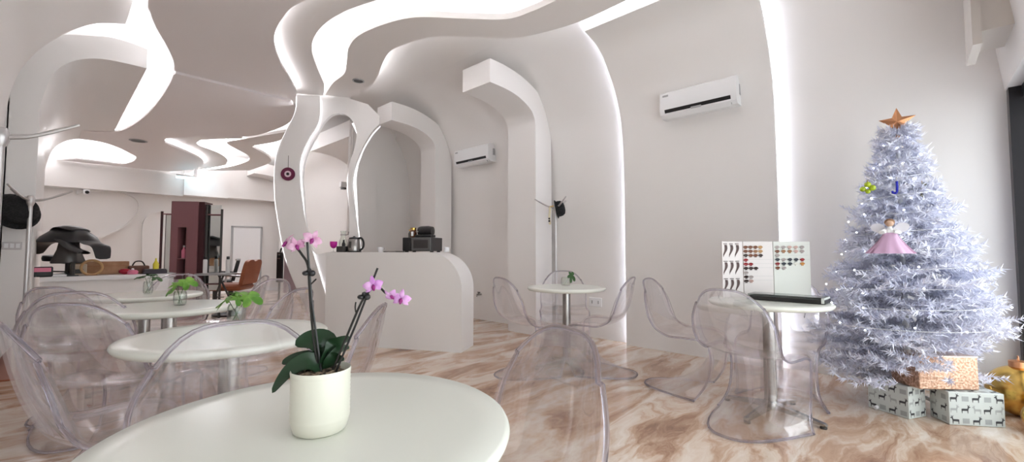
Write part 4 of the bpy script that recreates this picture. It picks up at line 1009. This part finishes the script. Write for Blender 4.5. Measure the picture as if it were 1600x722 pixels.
item('pink_pot', 'small pink pot next to the red bowl', 'pot', 207, .12, f_)
def f_(t): MB().box(-.10, .10, -.07, .07, 0, .10, bev=.01).build('bag', mat('brown_leather', (.16, .07, .045), .6), t); MB().tube(sm([(-.06, 0, .10), (-.03, 0, .15), (.03, 0, .15), (.06, 0, .10)], 5), .008).build('handle', BLACK, t)
item('brown_bag', 'low brown leather bag behind the pink pot', 'bag', 216, .30, f_)
def f_(t): MB().box(-.13, .10, -.07, .08, 0, .05, bev=.006).build('case', mat('dark_plum', (.03, .012, .025), .4), t, False); MB().box(-.12, .09, -.06, .07, .05, .058).build('lid', BLACK, t, False)
item('flat_case', 'flat dark plum case near the rounded bar end', 'case', 244, .14, f_)
def f_(t): MB().lathe([(.001, 0), (.03, 0), (.032, .06), (.02, .085), (.008, .11)], n=18).build('bottle', YELLOW, t); MB().lathe([(.01, .11), (.009, .135), (.001, .137)], n=12).build('cap', YELLOW, t)
q = item('yellow_bottle', 'yellow squeeze bottle standing on the flat dark case', 'bottle', 243, .13, f_); q.location.z += .058
# mirror station
mx = thing('mirror_station', 'mauve styling station with open niche, side mirror and upright bars', 'mirror station', (1.22, 8.5, 0), -.62)
MB().box(.05, .145, 0, .30, 0, 1.86).box(.265, .42, 0, .30, 0, 1.86).box(.145, .265, 0, .30, 1.45, 1.86).box(.145, .265, 0, .30, 0, .50).box(.145, .265, .22, .30, .5, 1.45).build('cabinet', MAUVE, mx, False)
MB().box(.146, .264, .10, .219, .501, 1.449).build('niche_lining', MAUVED, mx, False) if False else MB().box(.146, .264, .212, .219, .501, 1.449).build('niche_lining', MAUVED, mx, False)
MB().box(.42, .50, .02, .28, .1, 1.86).build('side_panel', MAUVED, mx, False)
MB().box(.52, .70, .10, .13, .45, 1.82).build('side_mirror', MIRROR, mx, False)
MB().box(-.08, .02, .10, .13, .35, 1.66).build('narrow_mirror', MIRROR, mx, False)
for xx, h_ in ((-.11, 1.70), (.035, 1.86), (.52, 1.82), (.735, 1.75)): MB().tube([(xx, .06, 0), (xx, .06, h_)], .018).build('upright_bar', MAUVED if xx < .4 else DARK, mx)
for zz in (.55, 1.66): MB().tube([(-.11, .06, zz), (.74, .06, zz)], .01).build('cross_bar', MAUVE, mx)
MB().box(.50, .95, -.22, .08, .70, .73).build('shelf', GREYP, mx, False)
for xx in (.147, ): MB().box(.146, .264, .02, .21, .95, .965).build('niche_shelf', MAUVE, mx, False)
cm = Matrix.Translation((1.22, 8.5, 0)) @ Matrix.Rotation(-.62, 4, 'Z')
q = cm @ Vector((.20, .08, .966)); t = thing('lotion_bottle', 'pale lotion bottle in the niche of the mauve station', 'bottle', q)
MB().lathe([(.001, 0), (.03, 0), (.032, .12), (.012, .15), (.012, .17)], n=16).build('body', PINK, t); MB().lathe([(.014, .17), (.014, .2), (.001, .2)], n=12).build('cap', PLAST, t)
for xx, lab in ((.58, 'silver spray can in front of the station mirror'), (.90, 'silver spray can at the outer end of the station shelf')):
    q = cm @ Vector((xx, -.08, .731)); t = thing('spray_can', lab, 'spray can', q, 0, 'spray cans on the station shelf')
    MB().lathe([(.001, 0), (.03, 0), (.03, .2), (.02, .215)], n=16).build('can', mat('can', (.75, .75, .75), .3), t); MB().lathe([(.022, .215), (.022, .26), (.001, .262)], n=14).build('cap', BLACK, t)
tr_ = thing('folding_stand', 'grey metal trestle stand under the station shelf', 'stand', cm @ Vector((.80, -.02, 0)))
MB().tube([(-.05, 0, .70), (.22, -.12, .0)], .014).tube([(0.02, 0, .70), (-.18, .1, 0)], .014).tube([(.02, -.06, .35), (-.06, .06, .35)], .008).build('legs_frame', DARK, tr_)
def salon_chair(loc, rz, m, label, s=1):
    t = thing('salon_chair', label, 'chair', (*loc, 0), rz, 'padded salon chairs')
    MB().box(-.27, .27, -.26, .28, .42, .53, bev=.04).build('seat', m, t)
    pf = [tuple(p_) for p_ in sm([(-.26, .52), (-.27, .75), (-.24, .90), (-.10, .93), (0, .90), (.10, .93), (.24, .90), (.27, .75), (.26, .52)], 4)]
    MB().prism(pf, lambda p_: (-.24-.22*(p_[1]-.52), p_[0], p_[1]), lambda p_: (-.30-.22*(p_[1]-.52), p_[0], p_[1])).build('backrest', m, t)
    for s_ in (-1, 1): MB().tube(sm([(-.28, s_*.29, .66), (.0, s_*.30, .68), (.2, s_*.29, .66), (.22, s_*.27, .50)], 4), .016).build('armrest', DARK if m is BLACK else STEEL, t)
    MB().tube([(0, 0, .05), (0, 0, .43)], .04).build('column', DARK, t); MB().lathe([(.001, 0), (.26, 0), (.26, .02), (.06, .05), (.04, .07)], n=28).build('base', BLACK, t)
    return t
salon_chair((2.1, 8.5), 2.45, TAN, 'brown leather salon chair near the mauve station'); salon_chair((2.12, 9.6), 2.9, BLACK, 'black salon chair beyond the brown leather one')
# reader stand behind the column
q = at(437, 430, y=8.6); t = thing('card_terminal', 'black upright tool holder on a mauve board behind the wavy column', 'holder', (q[0], 8.6, 0), -YAW)
MB().box(-.05, .05, -.03, .03, .5, 1.06, bev=.006).build('case', BLACK, t, False); MB().tube([(0, 0, 0), (0, 0, .5)], .02).build('post', DARK, t); MB().lathe([(.001, 0), (.12, 0), (.12, .015), (.02, .03)], n=24).build('base', DARK, t)
MB().tube(sm([(.0, 0, 1.06), (.02, 0, 1.12), (.08, 0, 1.14)], 4), .016).build('hook', BLACK, t); MB().box(.06, .30, .03, .05, .3, 1.02).build('board', mat('mauve_board', (.42, .32, .36), .5), t, False)
for zz in (.93, 1.0): MB().box(-.03, .02, -.034, -.03, zz, zz+.02).build('clip', CHROME, t, False)
q = at(20, 588, z=0); t = thing('cone_stool', 'brown cone shaped pouf on the floor by the white pier', 'pouf', (q[0]+.03, q[1]-.02, 0))
MB().lathe([(.001, 0), (.17, 0), (.175, .015), (.10, .18), (.03, .30), (.001, .31)], n=32).build('cone', PINKC, t); MB().lathe([(.172, .003), (.178, .003), (.178, .015), (.172, .015)], n=32, caps=False).build('hem', TAN, t)
